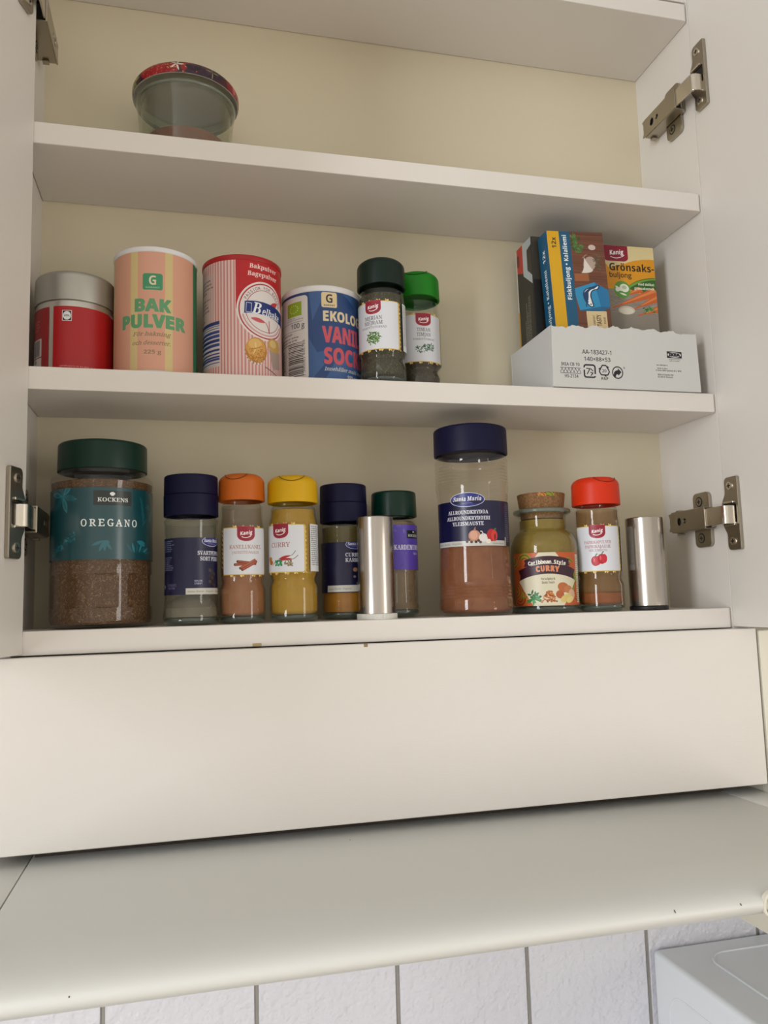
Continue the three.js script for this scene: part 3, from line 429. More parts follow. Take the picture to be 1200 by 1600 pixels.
// ---- big jar of dried oregano with recessed panels round its foot
{
  const o = thing('herb_jar', 'big jar of dried oregano with dark green lid and teal label', 'spice jar', [-0.5122, C, -0.0455]);
  const prof = [[0.0335, 0.0006], [0.0362, 0.003], [0.0369, 0.006], [0.0369, 0.0135], [0.0369, 0.0155], [0.0369, 0.038], [0.0369, 0.0405], [0.0367, 0.046], [0.0365, 0.05], [0.0365, 0.1], [0.037, 0.103], [0.0373, 0.107], [0.0366, 0.1105], [0.0345, 0.1128], [0.0318, 0.1138], [0.0314, 0.117], [0.0314, 0.12]];
  function panelled(prof, seg, off) {     // panels 36 degrees wide every 40, flattened between 0.0155 and 0.038
    const rows = []; for (let i = 0; i < prof.length - 1; i++) { const [r0, y0] = prof[i], [r1, y1] = prof[i + 1], n = y1 - y0 > 0.015 ? 6 : 2; for (let k = 0; k < n; k++) rows.push([r0 + (r1 - r0) * k / n, y0 + (y1 - y0) * k / n]); } rows.push(prof[prof.length - 1]);
    const P = [], U = [], I = [];
    rows.forEach(([r, y], j) => { for (let i = 0; i <= seg; i++) { const a = i / seg * 2 * Math.PI - Math.PI; let rr = r - off; const d = ((a / D - 9 + 720) % 40 + 40) % 40, t = d > 20 ? d - 40 : d; if (y > 0.0145 && y < 0.039 && Math.abs(t) < 17) rr = Math.min(rr, (r - off) * Math.cos(17 * D) / Math.cos(t * D) + 0.0004); P.push(Math.sin(a) * rr, y, Math.cos(a) * rr); U.push(i / seg, j / rows.length); } });
    for (let j = 0; j < rows.length - 1; j++) for (let i = 0; i < seg; i++) { const a = j * (seg + 1) + i, b = a + 1, c = a + seg + 1, d = c + 1; I.push(a, b, d, a, d, c); }
    const g = new THREE.BufferGeometry(); g.setAttribute('position', new THREE.Float32BufferAttribute(P, 3)); g.setAttribute('uv', new THREE.Float32BufferAttribute(U, 2)); g.setIndex(I); return creased(g, 0.25);
  }
  obj('plastic_body', panelled(prof, 180, 0), PLASTIC_CLEAR, o);
  const inner = prof.filter((p) => p[1] < 0.109);
  obj('herbs', panelled([[0.0001, 0.0016], ...inner.slice(1), [0.02, 0.111], [0.0011, 0.112]].map(([r, y]) => [r, Math.max(y, 0.0016)]), 180, 0.0009), flakes('#5a4028', ['#8a6a48', '#a08460', '#6a4c30', '#3e2a18', '#b89c78', '#74583a'], 41, 3800, 12, [4, 2]), o, 'brown dried oregano flakes');
  obj('plastic_base', lathe([[0, 0.0004], [0.0335, 0.0006]], 64), PLASTIC_CLEAR, o);
  obj('lid', solid([[0, 0.1205], [0.031, 0.1205], [0.0315, 0.1165], [0.0326, 0.1165, 0.0006], [0.0324, 0.1376, 0.0022], [0.0285, 0.1385], [0.028, 0.1372], [0, 0.1372]], 90), capMat('#032b21', 0.35), o);
  const a0 = -150, a1 = 150, w = (a1 - a0) * D * 36.7, X = (a) => (a - a0) / (a1 - a0) * w, h0 = 0.0492, h1 = 0.1012;
  obj('label', band([[0.0369, h0], [0.0369, h1]], a0, a1, 80), paper(print(w, (h1 - h0) * 1000, 10, (c, w, h) => {
    const lt = '#2f7f8c', md = '#22606c';
    for (const [x, y, s, t] of [[X(-42), 6, 1, 0.2], [X(80), 12, 1, 1], [X(-110), 14, 1, 2]]) for (let i = 0; i < 6; i++) { const a = t + i * 1.05; leaf(c, x, y, 13 * s, 4.2 * s, a, i % 2 ? lt : md); c.save(); c.globalAlpha = 0.7; path(c, [[x, y], [x + Math.cos(a) * 12 * s, y + Math.sin(a) * 12 * s]], '#4a9aa4', 0.3); leaf(c, x + Math.cos(a) * 3 * s, y + Math.sin(a) * 3 * s, 8 * s, 2.2 * s, a, '#1c5460'); c.restore(); }
    const R = rng(12); for (let i = 0; i < 60; i++) { const t = R(); ell(c, X(-58) + t * 22 + (R() - 0.5) * 5, 48 - t * 14 + (R() - 0.5) * 6, 0.5 + R() * 0.7, 0.5 + R() * 0.5, i % 3 ? md : lt, R() * 3); }
    for (const [a, l] of [[2.75, 10], [2.0, 9], [1.55, 8], [0.95, 8.5], [0.5, 4]]) leaf(c, X(8), 38.5, l, 2.2, a, '#2a6a78');
    for (let i = 0; i < 7; i++) { leaf(c, X(40) + i * 2, 47 + Math.sin(i) * 0.5, 8, 2, -2.2 + i * 0.35, i % 2 ? lt : '#1e5c6a'); leaf(c, X(46), 38.6, 9, 2.4, 0.1 + i * 0.05, lt); }
    for (let i = 0; i < 5; i++) leaf(c, X(50) + i * 2, 5 + i * 4, 8, 2, 1.1 + i * 0.3, md);
    rrect(c, X(-4.5), 2.4, 27.5, 10.6, 0.6, '#0d1c1a'); T(c, 'KOCKENS', X(17), 10.4, 22, 2.9, '#eef0ee', 'serif'); ell(c, X(16), 4.3, 1.5, 1, '#eef0ee'); ell(c, X(16) - 1.1, 4.7, 0.8, 0.8, '#eef0ee'); ell(c, X(16) + 1.1, 4.7, 0.8, 0.8, '#eef0ee'); c.fillStyle = '#eef0ee'; c.fillRect(X(16) - 1, 4.8, 2, 1.4); path(c, [[X(16) - 1.4, 12], [X(16) - 0.6, 12]], '#0d1c1a', 0.1);
    const s = 'OREGANO'; for (let i = 0; i < 7; i++) T(c, s[i], X(14) + (i - 3) * 6.1, 28.2, 4.7, 4.9, '#eef2f0', 'roman', { stroke: 0.25 });
  }, '#174850'), 0.28, { clearcoat: 0.4, clearcoatRoughness: 0.2 }), o, 'teal label with leaf drawings');
}
// ---- cardamom
{
  const o = thing('spice_jar', 'ground cardamom jar with dark green cap and purple label behind steel cylinder', 'spice jar', [-0.2806, C, -0.053]);
  glassPart(o, [[0, 0.0005], [0.0175, 0.0004, 0.001], [0.0196, 0.003, 0.002], [0.0196, 0.0085, 0.002], [0.0184, 0.0115, 0.001], [0.0184, 0.037, 0.001], [0.0187, 0.039], [0.0187, 0.078, 0.002], [0.0165, 0.0815, 0.001], [0.0165, 0.087]]);
  obj('glass_base', solid([[0, 0.0008], [0.0165, 0.0008, 0.001], [0.0184, 0.003, 0.001], [0.0182, 0.0062, 0.001], [0, 0.0066]]), GLASSBASE, o);
  obj('spice', lathe([[0, 0.007], [0.0182, 0.007], [0.0183, 0.009], [0.0171, 0.012], [0.0171, 0.037], [0.0174, 0.039], [0.0174, 0.077], [0.015, 0.0795], [0, 0.08]], 64, 0.9), powder('#75604a', '#957c62', 37), o);
  for (const a of [-38, -13, 22, 47]) { const g = box(-0.0008, 0.0008, 0.0125, 0.036, 0.0178, 0.0187, 0.0003); obj('glass_rib', g.rotateY(a * D), GLASS, o); }
  obj('cap', solid([[0, 0.087], [0.0172, 0.087], [0.0176, 0.083], [0.0191, 0.083, 0.0005], [0.0187, 0.1042, 0.0022], [0, 0.1046]], 72), capMat('#032a20', 0.3), o);
  const a0 = -130, a1 = 130, w = (a1 - a0) * D * 18.9, X = (a) => (a - a0) / (a1 - a0) * w;
  obj('label', band([[0.0190, 0.0388], [0.0190, 0.0756]], a0, a1, 48), paper(print(w, 36.8, 11, (c, w, h) => {
    const R = rng(15); c.globalAlpha = 0.35; for (let i = 0; i < 40; i++) leaf(c, X(-120) + R() * w, (i % 2 ? 0 : 26) + R() * 10, 5, 1.6, R() * 6.28, i % 2 ? '#8a78d8' : '#4a369a'); c.globalAlpha = 1;
    rrect(c, X(17), 4.6, 15, 6.6, 0.3, '#0d1c1a'); T(c, 'KOCKENS', X(17) + 7.5, 9.8, 12.4, 2, '#eef0ee', 'serif'); ell(c, X(17) + 7.5, 5.8, 1, 0.7, '#eef0ee'); T(c, 'KARDEMUMMA', X(-17), 20.4, 30, 3.9, '#f0eefa', 'serif', { left: true }); T(c, 'Malen', X(38), 24.4, 6, 1.8, '#d8d2f2', 'roman', { left: true });
  }, '#5b45b4'), 0.35), o, 'purple label');
}
// ---- squat jar with a cork
{
  const o = thing('spice_jar', 'squat glass jar of curry powder with cork stopper and orange label', 'spice jar', [-0.1512, C, -0.042]);
  const r = 0.0292;
  glassPart(o, [[0, 0.0005], [0.027, 0.0004, 0.001], [r, 0.003, 0.002], [r, 0.058, 0.008], [0.0255, 0.0675, 0.004], [0.0205, 0.071, 0.002], [0.0204, 0.0825, 0.001], [0.0225, 0.0835, 0.001], [0.0243, 0.085, 0.001], [0.0243, 0.0878, 0.001], [0.0225, 0.0888, 0.001], [0.0192, 0.0888]]);
  obj('glass_base', solid([[0, 0.0008], [0.0265, 0.0008, 0.001], [0.028, 0.003, 0.001], [0.0278, 0.0054, 0.001], [0, 0.0058]]), GLASSBASE, o);
  obj('lip', new THREE.TorusGeometry(0.0228, 0.0019, 12, 72).rotateX(Math.PI / 2).translate(0, 0.0864, 0), new THREE.MeshPhysicalMaterial({ color: lin(0.5, 0.55, 0.48), transmission: 0.75, thickness: 0, roughness: 0.12 }), o, 'greenish glass rim');
  obj('spice', lathe(rounded([[0, 0.0062], [0.0262, 0.0062, 0.001], [r - 0.0013, 0.0085, 0.001], [r - 0.0013, 0.057, 0.007], [0.0242, 0.0662, 0.004], [0.0192, 0.0705, 0.002], [0.0192, 0.079], [0, 0.0795]]), 64, 0.9), powder('#7d6420', '#98803a', 38), o);
  const ct = noiseTexture(256, 51, (n) => lerp3(hex('#6e4a2c'), hex('#a07a50'), Math.min(1, Math.max(0, n(64) * 0.9 + n(128) * 0.5 - 0.25)))); ct.repeat.set(3, 1.2);
  obj('cork', solid([[0, 0.0798], [0.018, 0.0798, 0.0006], [0.0189, 0.0886], [0.0206, 0.1018, 0.001], [0, 0.1022]], 64), new THREE.MeshStandardMaterial({ map: ct, bumpMap: ct, bumpScale: 0.0006, roughness: 0.9 }), o);
  const swirl = (c, w, h) => { const R = rng(61); c.fillStyle = '#c05a28'; c.fillRect(0, 0, w, h); const cs = ['#8a9a2c', '#d07838', '#b8501e', '#a8a83a', '#c86a30', '#7a8a28']; for (let i = 0; i < 26; i++) { const x = R() * w, y = R() * h; for (let k = 5; k > 0; k--) { c.strokeStyle = k % 2 ? cs[i % 6] : '#5a2a1c'; c.lineWidth = 0.5; c.beginPath(); c.arc(x, y, k * 1.3, i, i + 2.6); c.stroke(); if (k === 5) { c.fillStyle = cs[(i + 1) % 6]; c.fill(); } } } };
  obj('cork_seal', (() => { const pr = [[0.0196, 0.0952], [0.0207, 0.1016]]; return band(pr, -32, 9, 12); })(), paper(print(14, 6.4, 14, (c, w, h) => { swirl(c, w, h); path(c, [[5, 0.4], [7, 1.4, 8, 0.2, 9, 1.6, 10, 1]], '#241414', 0.4); }), 0.5), o, 'orange and green paper seal');
  const a0 = -83, a1 = 42, w = (a1 - a0) * D * 29.6, X = (a) => (a - a0) / (a1 - a0) * w;
  obj('label', band([[r + 0.0004, 0.0064], [r + 0.0004, 0.0502]], a0, a1, 48), paper(print(w, 43.8, 13, (c, w, h) => {
    swirl(c, w, h); const m = X(-20);
    path(c, [[m - 7, 0], [m + 7, 0], [m + 26, 24], [m + 13, h], [m - 13, h], [m - 26, 24]], '#d9d2b8');
    path(c, [[m - 20, 6], [m, 0, m + 20, 6], [m + 19, 8.6], [m + 20.5, 11.4], [m + 17.5, 11.2], [m + 26.5, 14.6], [m + 24.5, 18.4], [m + 25, 22.8], [m, 12.6, m - 25, 22.8], [m - 24.5, 18.4], [m - 26.5, 14.6], [m - 17.5, 11.2], [m - 20.5, 11.4], [m - 19, 8.6]], '#381426');
    const arc = (s, y, bend, sp, f) => { const n = s.length; for (let i = 0; i < n; i++) { const t = i - (n - 1) / 2; f(s[i], m + t * sp, y + bend * t * t, t); } };
    arc('Caribbean Style', 9.2, 0.026, 2.12, (ch, x, y, t) => T(c, ch, x, y, 0, 3, '#f4efe2', 'sans', { turn: t * 0.02, stroke: 0.1 })); path(c, [[m - 14, 10.8], [m, 7.6, m + 14, 10.8]], '#f4efe2', 0.3);
    arc('CURRY', 15.4, 0.12, 3.9, (ch, x, y, t) => T(c, ch, x, y, 3.5, 4.3, '#dc7a48', 'sans', { turn: t * 0.04, stroke: 0.5, outline: '#e8b090' }));
    T(c, 'For a Spicy &', m, 22.6, 11.5, 1.7, '#3a3630', 'thin', { stroke: 0.1 }); T(c, 'Exotic Touch', m, 25.6, 10.5, 1.7, '#3a3630', 'thin', { stroke: 0.1 });
    const R = rng(71); for (let i = 0; i < 120; i++) { const t = R() * 2 - 1, u = R(); ell(c, m + 0.5 + t * 7.4 * (1 - u * 0.75), h - 3 - u * 9, 0.75, 0.6, ['#a85a28', '#c07438', '#8a441c', '#d08a50'][i % 4]); }
    for (let i = 0; i < 30; i++) leaf(c, m - 12 + (R() - 0.5) * 5, h - 7 + (R() - 0.5) * 5, 4.5, 1.6, R() * 6.28, ['#2f7a3c', '#4c9a58', '#1d5a2a'][i % 3]); leaf(c, m - 12, h - 7, 9, 1.2, 2.6, '#2f7a3c'); leaf(c, m - 12, h - 5, 8, 1, 3.0, '#2f7a3c');
    ell(c, m + 13, h - 14.6, 5.4, 4, '#b86838', 0.3); ell(c, m + 17.5, h - 13, 4, 3.2, '#c27a48'); ell(c, m + 9.5, h - 9, 3.6, 3.4, '#b05c2e'); ell(c, m + 21, h - 8.6, 3.6, 4.6, '#d2ae90'); ell(c, m + 15, h - 6, 5.6, 2.9, '#d8c070', -0.4); ell(c, m + 19, h - 4.6, 4, 2.4, '#e0cc84', -0.5);
    c.fillStyle = '#d6d0b8'; c.fillRect(X(34), 2, 4.6, h - 4); tinyText(c, X(34.6), 3, 3.6, 24, '#3c382e', 22, 1.6);
  }), 0.4), o, 'orange patterned label with dark ribbon');
}
// ---- steel cylinders
{
  const steel = new THREE.MeshPhysicalMaterial({ color: lin(0.47, 0.43, 0.39), metalness: 1, roughness: 0.22, anisotropy: 0.5 });
  const o = thing('steel_cylinder', 'brushed steel cylinder with a white ribbed base', 'steel cylinder', [-0.3060, C, -0.0165]);
  obj('tube', solid([[0.0135, 0.0042], [0.0143, 0.0042, 0.0002], [0.0144, 0.079, 0.0005], [0.0138, 0.0795], [0, 0.0795]], 90), steel, o);
  const base = new THREE.Shape(); for (let i = 0; i < 180; i++) { const a = i / 180 * Math.PI * 2, r = i % 2 ? 0.0158 : 0.01555; if (i) base.lineTo(Math.cos(a) * r, Math.sin(a) * r); else base.moveTo(Math.cos(a) * r, Math.sin(a) * r); }
  obj('base', extrude(base, 0.0044, 0.0003).rotateX(-Math.PI / 2), M(lin(0.66, 0.65, 0.6), 0.5), o, 'white ribbed plastic base');
  const o2 = thing('steel_cylinder', 'brushed steel cylinder with a black base, last on the bottom shelf', 'steel cylinder', [-0.0662, C, -0.02]);
  obj('tube', solid([[0.014, 0.0038], [0.0155, 0.0038, 0.0002], [0.0156, 0.0784, 0.0005], [0.0151, 0.0789], [0, 0.0789]], 90), steel, o2);
  obj('base', solid([[0, 0.0002], [0.0158, 0.0002, 0.0005], [0.016, 0.0034, 0.0006], [0.0135, 0.0039], [0, 0.0039]], 72), M('#0b0b0c', 0.5), o2, 'black plastic base');
}
// ---- tins and paper canisters of the middle shelf
const FULL = (r, wmm) => (a) => (a + 180) / 360 * wmm;
{
  const o = thing('tin', 'red tin with a wide brushed silver screw lid', 'tin', [-0.5336, B, -0.045]), r = 0.0287, w = 2 * Math.PI * 28.7, X = FULL(r, w);
  const tin = new THREE.MeshPhysicalMaterial({ color: lin(0.62, 0.6, 0.56), metalness: 0.9, roughness: 0.32 });
  obj('body', solid([[0, 0.0004], [0.0275, 0.0004, 0.0008], [r, 0.0022, 0.001], [r, 0.055], [0.0275, 0.0575], [0.0275, 0.06]], 90), tin, o);
  obj('lid', solid([[0, 0.0756], [0.0278, 0.0756], [0.0282, 0.0568], [0.0293, 0.0568, 0.0005], [0.0294, 0.077, 0.002], [0.0275, 0.0795, 0.0015], [0, 0.0795]], 90), new THREE.MeshPhysicalMaterial({ color: lin(0.42, 0.41, 0.37), metalness: 0.75, roughness: 0.42 }), o);
  obj('wrap', band([[r + 0.00025, 0.0035], [r + 0.00025, 0.0515]], -24.5, 260, 90), paper(print(284.5 * D * 28.7, 48, 9, (c, w, h) => {
    const Y = (a) => (a + 24.5) / 284.5 * w; rrect(c, Y(-11.5), 3.2, 6.9, 8.2, 0.3, '#d8d8d8'); rrect(c, Y(-11.5) + 0.5, 3.7, 5.9, 7.2, 0.1, '#14141e'); ell(c, Y(-11.5) + 3.45, 7.3, 2.8, 3.3, '#e4e4e4'); T(c, 'LIDL', Y(-11.5) + 3.45, 8, 4.2, 1.4, '#20202c', 'sans');
    T(c, 'Lidl Stiftung & Co. KG, Box 48000, 131 25 Nacka', Y(-14), h - 1.8, 30, 1.1, '#e8b0a8', 'thin', { left: true }); path(c, [[Y(62), 0], [Y(70), 1.6, Y(84), 1.2], [Y(90), 3, Y(100), 2.6], [Y(112), 0]], '#c0bcb6');
  }, '#a80d14'), 0.38), o, 'red printed wrap');
  obj('wrap', band([[r + 0.00025, 0.0035], [r + 0.00025, 0.0515]], -96, -32, 24), paper(print(64 * D * 28.7, 48, 10, (c, w, h) => {
    tinyText(c, 12, 9, 10, 4, '#d88a84', 3, 2.2); rrect(c, 8, 23, 17, 24, 0.5, '#cfc8c2'); barcode(c, 10, 24, 13, 12, '#2c2c3c', 5); T(c, '20', 16, 41, 4, 2, '#33333c'); c.fillStyle = '#8a1014'; c.fillRect(8, 36.8, 17, 0.8); T(c, '4077', 16, 45.5, 8, 2, '#33333c', 'thin');
  }, '#94090f'), 0.38), o, 'red side wrap with a bar code');
}
{
  const o = thing('canister', 'pink and pale yellow striped paper canister of baking powder', 'canister', [-0.4733, B, -0.0365]), r = 0.0313, w = 2 * Math.PI * 31.3, X = FULL(r, w);
  obj('body', band([[r, 0.0008], [r, 0.0955]], -180, 180, 96), paper(print(w, 94.7, 9, (c, w, h) => {
    const sw = X(-22.8) - X(-33.6); for (const a of [-33.6, 14.3, -81.5, -129]) { c.fillStyle = '#d3bd86'; c.fillRect(X(a), 0, sw, h); }
    c.fillStyle = '#3c7a55'; c.fillRect(X(64), 0, X(180) - X(64), h); tinyText(c, X(80), 10, 40, 30, '#c8d8c4', 7, 2.4);
    const m = X(-2.4), y = (q) => 95.5 - q; rrect(c, m - 7.3, y(76.6), 14.6, 12.8, 1.6, '#3f9066'); T(c, 'G', m, y(67.8), 6.4, 7, '#e2d3b4', 'sans'); T(c, 'GARANT', m, y(65), 10.6, 1.3, '#9cc0a2', 'sans');
    T(c, 'BAK', m - 0.5, y(47.4), 27.5, 9.2, '#5f9a6e', 'sans', { stroke: 0.9 }); T(c, 'PULVER', m, y(35), 51, 9.4, '#5f9a6e', 'sans', { stroke: 1.1 });
    T(c, 'För bakning', m - 1, y(28.4), 28, 2.9, '#8f7a5a', 'roman', { skew: 0.3, stroke: 0.15 }); T(c, 'och desserter.', m - 1, y(21.6), 29, 2.9, '#8f7a5a', 'roman', { skew: 0.3, stroke: 0.15 }); T(c, '225 g', m, y(14.6), 13, 3, '#8f7a5a', 'sans');
  }, '#d69f86'), 0.5), o);
  obj('bottom_rim', solid([[0, 0.0002], [r - 0.0006, 0.0002, 0.0005], [r + 0.0003, 0.0008, 0.0004], [r + 0.0003, 0.0022, 0.0004], [r - 0.001, 0.0026]], 72), M(lin(0.6, 0.58, 0.55), 0.4, { metalness: 0.6 }), o);
  obj('lid', solid([[0, 0.0935], [r - 0.0002, 0.0935], [r + 0.0005, 0.0942, 0.0005], [r + 0.0005, 0.0975, 0.0008], [r - 0.0012, 0.0982, 0.0004], [r - 0.0018, 0.0968], [0, 0.0968]], 90), M(lin(0.75, 0.74, 0.76), 0.45), o, 'white plastic lid');
}
{
  const o = thing('canister', 'red and white striped baking powder canister with a muffin picture', 'canister', [-0.4061, B, -0.039]), r = 0.0312, w = 2 * Math.PI * 31.2, X = FULL(r, w);
  obj('body', band([[r, 0.0008], [r, 0.0955]], -180, 180, 96), paper(print(w, 94.7, 10, (c, w, h) => {
    const y = (q) => 95.5 - q; for (let x = 0; x < w; x += 2.7) { c.fillStyle = '#c9837f'; c.fillRect(x, 0, 1.15, h); c.fillStyle = '#d8a8a2'; c.fillRect(x + 1.15, 0, 0.35, h); }
    c.fillStyle = '#c4bdbb'; c.globalAlpha = 0.55; c.fillRect(X(-110), y(86), X(-48) - X(-110), 40); c.globalAlpha = 1; tinyText(c, X(-100), y(81), 26, 4, '#55505a', 3, 3, 1.2); tinyText(c, X(-100), y(66), 26, 4, '#55505a', 5, 3, 1.2); tinyText(c, X(-100), y(50), 18, 1, '#55505a', 6, 3, 1.2);
    c.fillStyle = '#cfc8c8'; c.fillRect(X(-112), y(46), X(-38) - X(-112), 36); const R = rng(4); let q = y(46); while (q < y(12)) { const b = 0.4 + R() * 2.6; c.fillStyle = R() < 0.5 ? '#1f3474' : '#2c4488'; c.fillRect(X(-112), q, X(-38) - X(-112), b); q += b + 0.4 + R() * 1.6; }
    const cx = X(31), cy = y(54.5), cr = 23.6; c.fillStyle = '#b70d16'; c.beginPath(); c.moveTo(X(-13.5), 0); c.lineTo(X(85), 0); c.lineTo(X(85), cy); c.lineTo(X(-13.5), cy); c.fill(); c.fillStyle = '#e6c6c0'; c.fillRect(X(-14.3), 0, 0.6, cy);
    T(c, 'Bakpulver', X(30), y(88), 26, 3.5, '#ecdcd8', 'serif', { skew: 0.1 }); T(c, 'Bagepulver', X(29), y(81.8), 28, 3.5, '#ecdcd8', 'serif', { skew: 0.1 });
    ell(c, cx, cy, cr, cr, '#e3dbd9'); for (const [rr, col, lw] of [[cr - 2, '#b3202a', 1], [cr - 7, '#a8525a', 0.5]]) { c.strokeStyle = col; c.lineWidth = lw; c.beginPath(); c.arc(cx, cy, rr, 0, 6.2832); c.stroke(); }
    c.strokeStyle = '#d0a0a0'; c.lineWidth = 1.2; c.beginPath(); c.arc(cx, cy, cr - 4.4, 0.5, 2.9); c.stroke();
    const s = 'PASSION FOR BAKING'; for (let i = 0; i < s.length; i++) { const a = -2.65 + i * 0.128; c.save(); c.translate(cx + Math.cos(a) * (cr - 6), cy + Math.sin(a) * (cr - 6)); c.rotate(a + Math.PI / 2); T(c, s[i], 0, 0, 0, 2.2, '#7c5058', 'thin', { stroke: 0.1 }); c.restore(); }
    leaf(c, cx + 3, cy - 3, 13, 4.5, -0.6, '#c0303a'); leaf(c, cx, cy + 9, -13, 3.4, 0.16, '#c9565a'); path(c, [[cx, cy + 9], [cx + 2.6, cy + 12, cx + 3.4, cy + 17]], '#a83a40', 0.6); path(c, [[cx + 3.4, cy + 7], [cx + 3.4, cy + 17]], '#a83a40', 0.6);
    c.save(); c.translate(cx, cy); c.rotate(0.06); c.beginPath(); c.moveTo(-17.5, -5.2); c.quadraticCurveTo(0, -9, 24, -5.2); c.lineTo(24, 5.4); c.quadraticCurveTo(0, 1.6, -17.5, 4.4); c.closePath(); c.fillStyle = '#142c74'; c.fill(); c.strokeStyle = '#dfe2ea'; c.lineWidth = 0.4; c.strokeRect(-16.2, -4.2, 4, 7.4);
    T(c, 'B', -8.4, 3.4, 7.5, 9, '#eeeef2', 'serif', { skew: 0.25 }); T(c, 'elbake', 6.4, 3.2, 20, 5.6, '#eeeef2', 'serif', { skew: 0.25 }); c.restore();
    const mx = X(16), my = y(22); for (let i = 0; i < 40; i++) { const a = i / 40 * 6.283; if (Math.sin(a) > -0.3) { const x1 = mx + Math.cos(a) * 9.4, y1 = my + Math.sin(a) * 11; path(c, [[mx, my], [x1 - 0.5, y1], [x1 + 0.5, y1 + 0.4]], i % 2 ? '#d9cfc6' : '#8a7c74'); } }
    ell(c, mx, my - 0.4, 8.9, 10, '#b4772a'); ell(c, mx - 0.4, my - 2.4, 8, 7.6, '#cf9846'); ell(c, mx - 1, my - 5, 5.4, 4.4, '#dcb268'); path(c, [[mx - 3, my + 3], [mx, my - 2, mx - 1, my - 6]], '#e6c684', 1.2); path(c, [[mx - 5, my - 1], [mx, my - 1, mx + 4, my - 4]], '#b88238', 0.8);
    for (let i = 0; i < 260; i++) ell(c, mx + (R() - 0.5) * 13, my + 2 + (R() - 0.4) * 11, 0.35, 0.3, R() < 0.5 ? '#a86a22' : '#d8a656');
    path(c, [[X(36), y(25)], [X(62), y(26)], [X(62), y(12)], [X(44), y(9)]], '#b09a90'); for (let i = 0; i < 7; i++) path(c, [[X(40) + i * 2, y(24)], [X(43) + i * 1.6, y(11)]], '#7c6a62', 0.35); ell(c, X(48), y(29), 8, 5.4, '#c49a52'); ell(c, X(45), y(30), 4, 3, '#d6b878'); path(c, [[X(30), y(10)], [X(60), y(4)]], '#7a6a64', 1);
  }, '#dcc6c0'), 0.42), o);
  obj('bottom_rim', solid([[0, 0.0002], [r - 0.0006, 0.0002, 0.0005], [r + 0.0003, 0.0008, 0.0004], [r + 0.0003, 0.0022, 0.0004], [r - 0.001, 0.0026]], 72), M(lin(0.6, 0.58, 0.55), 0.4, { metalness: 0.6 }), o);
  obj('lid', solid([[0, 0.0935], [r - 0.0002, 0.0935], [r + 0.0005, 0.0942, 0.0005], [r + 0.0005, 0.0979, 0.0008], [r - 0.0012, 0.0986, 0.0004], [r - 0.0018, 0.0972], [0, 0.0972]], 90), M('#a90d16', 0.4), o, 'red plastic lid');
}
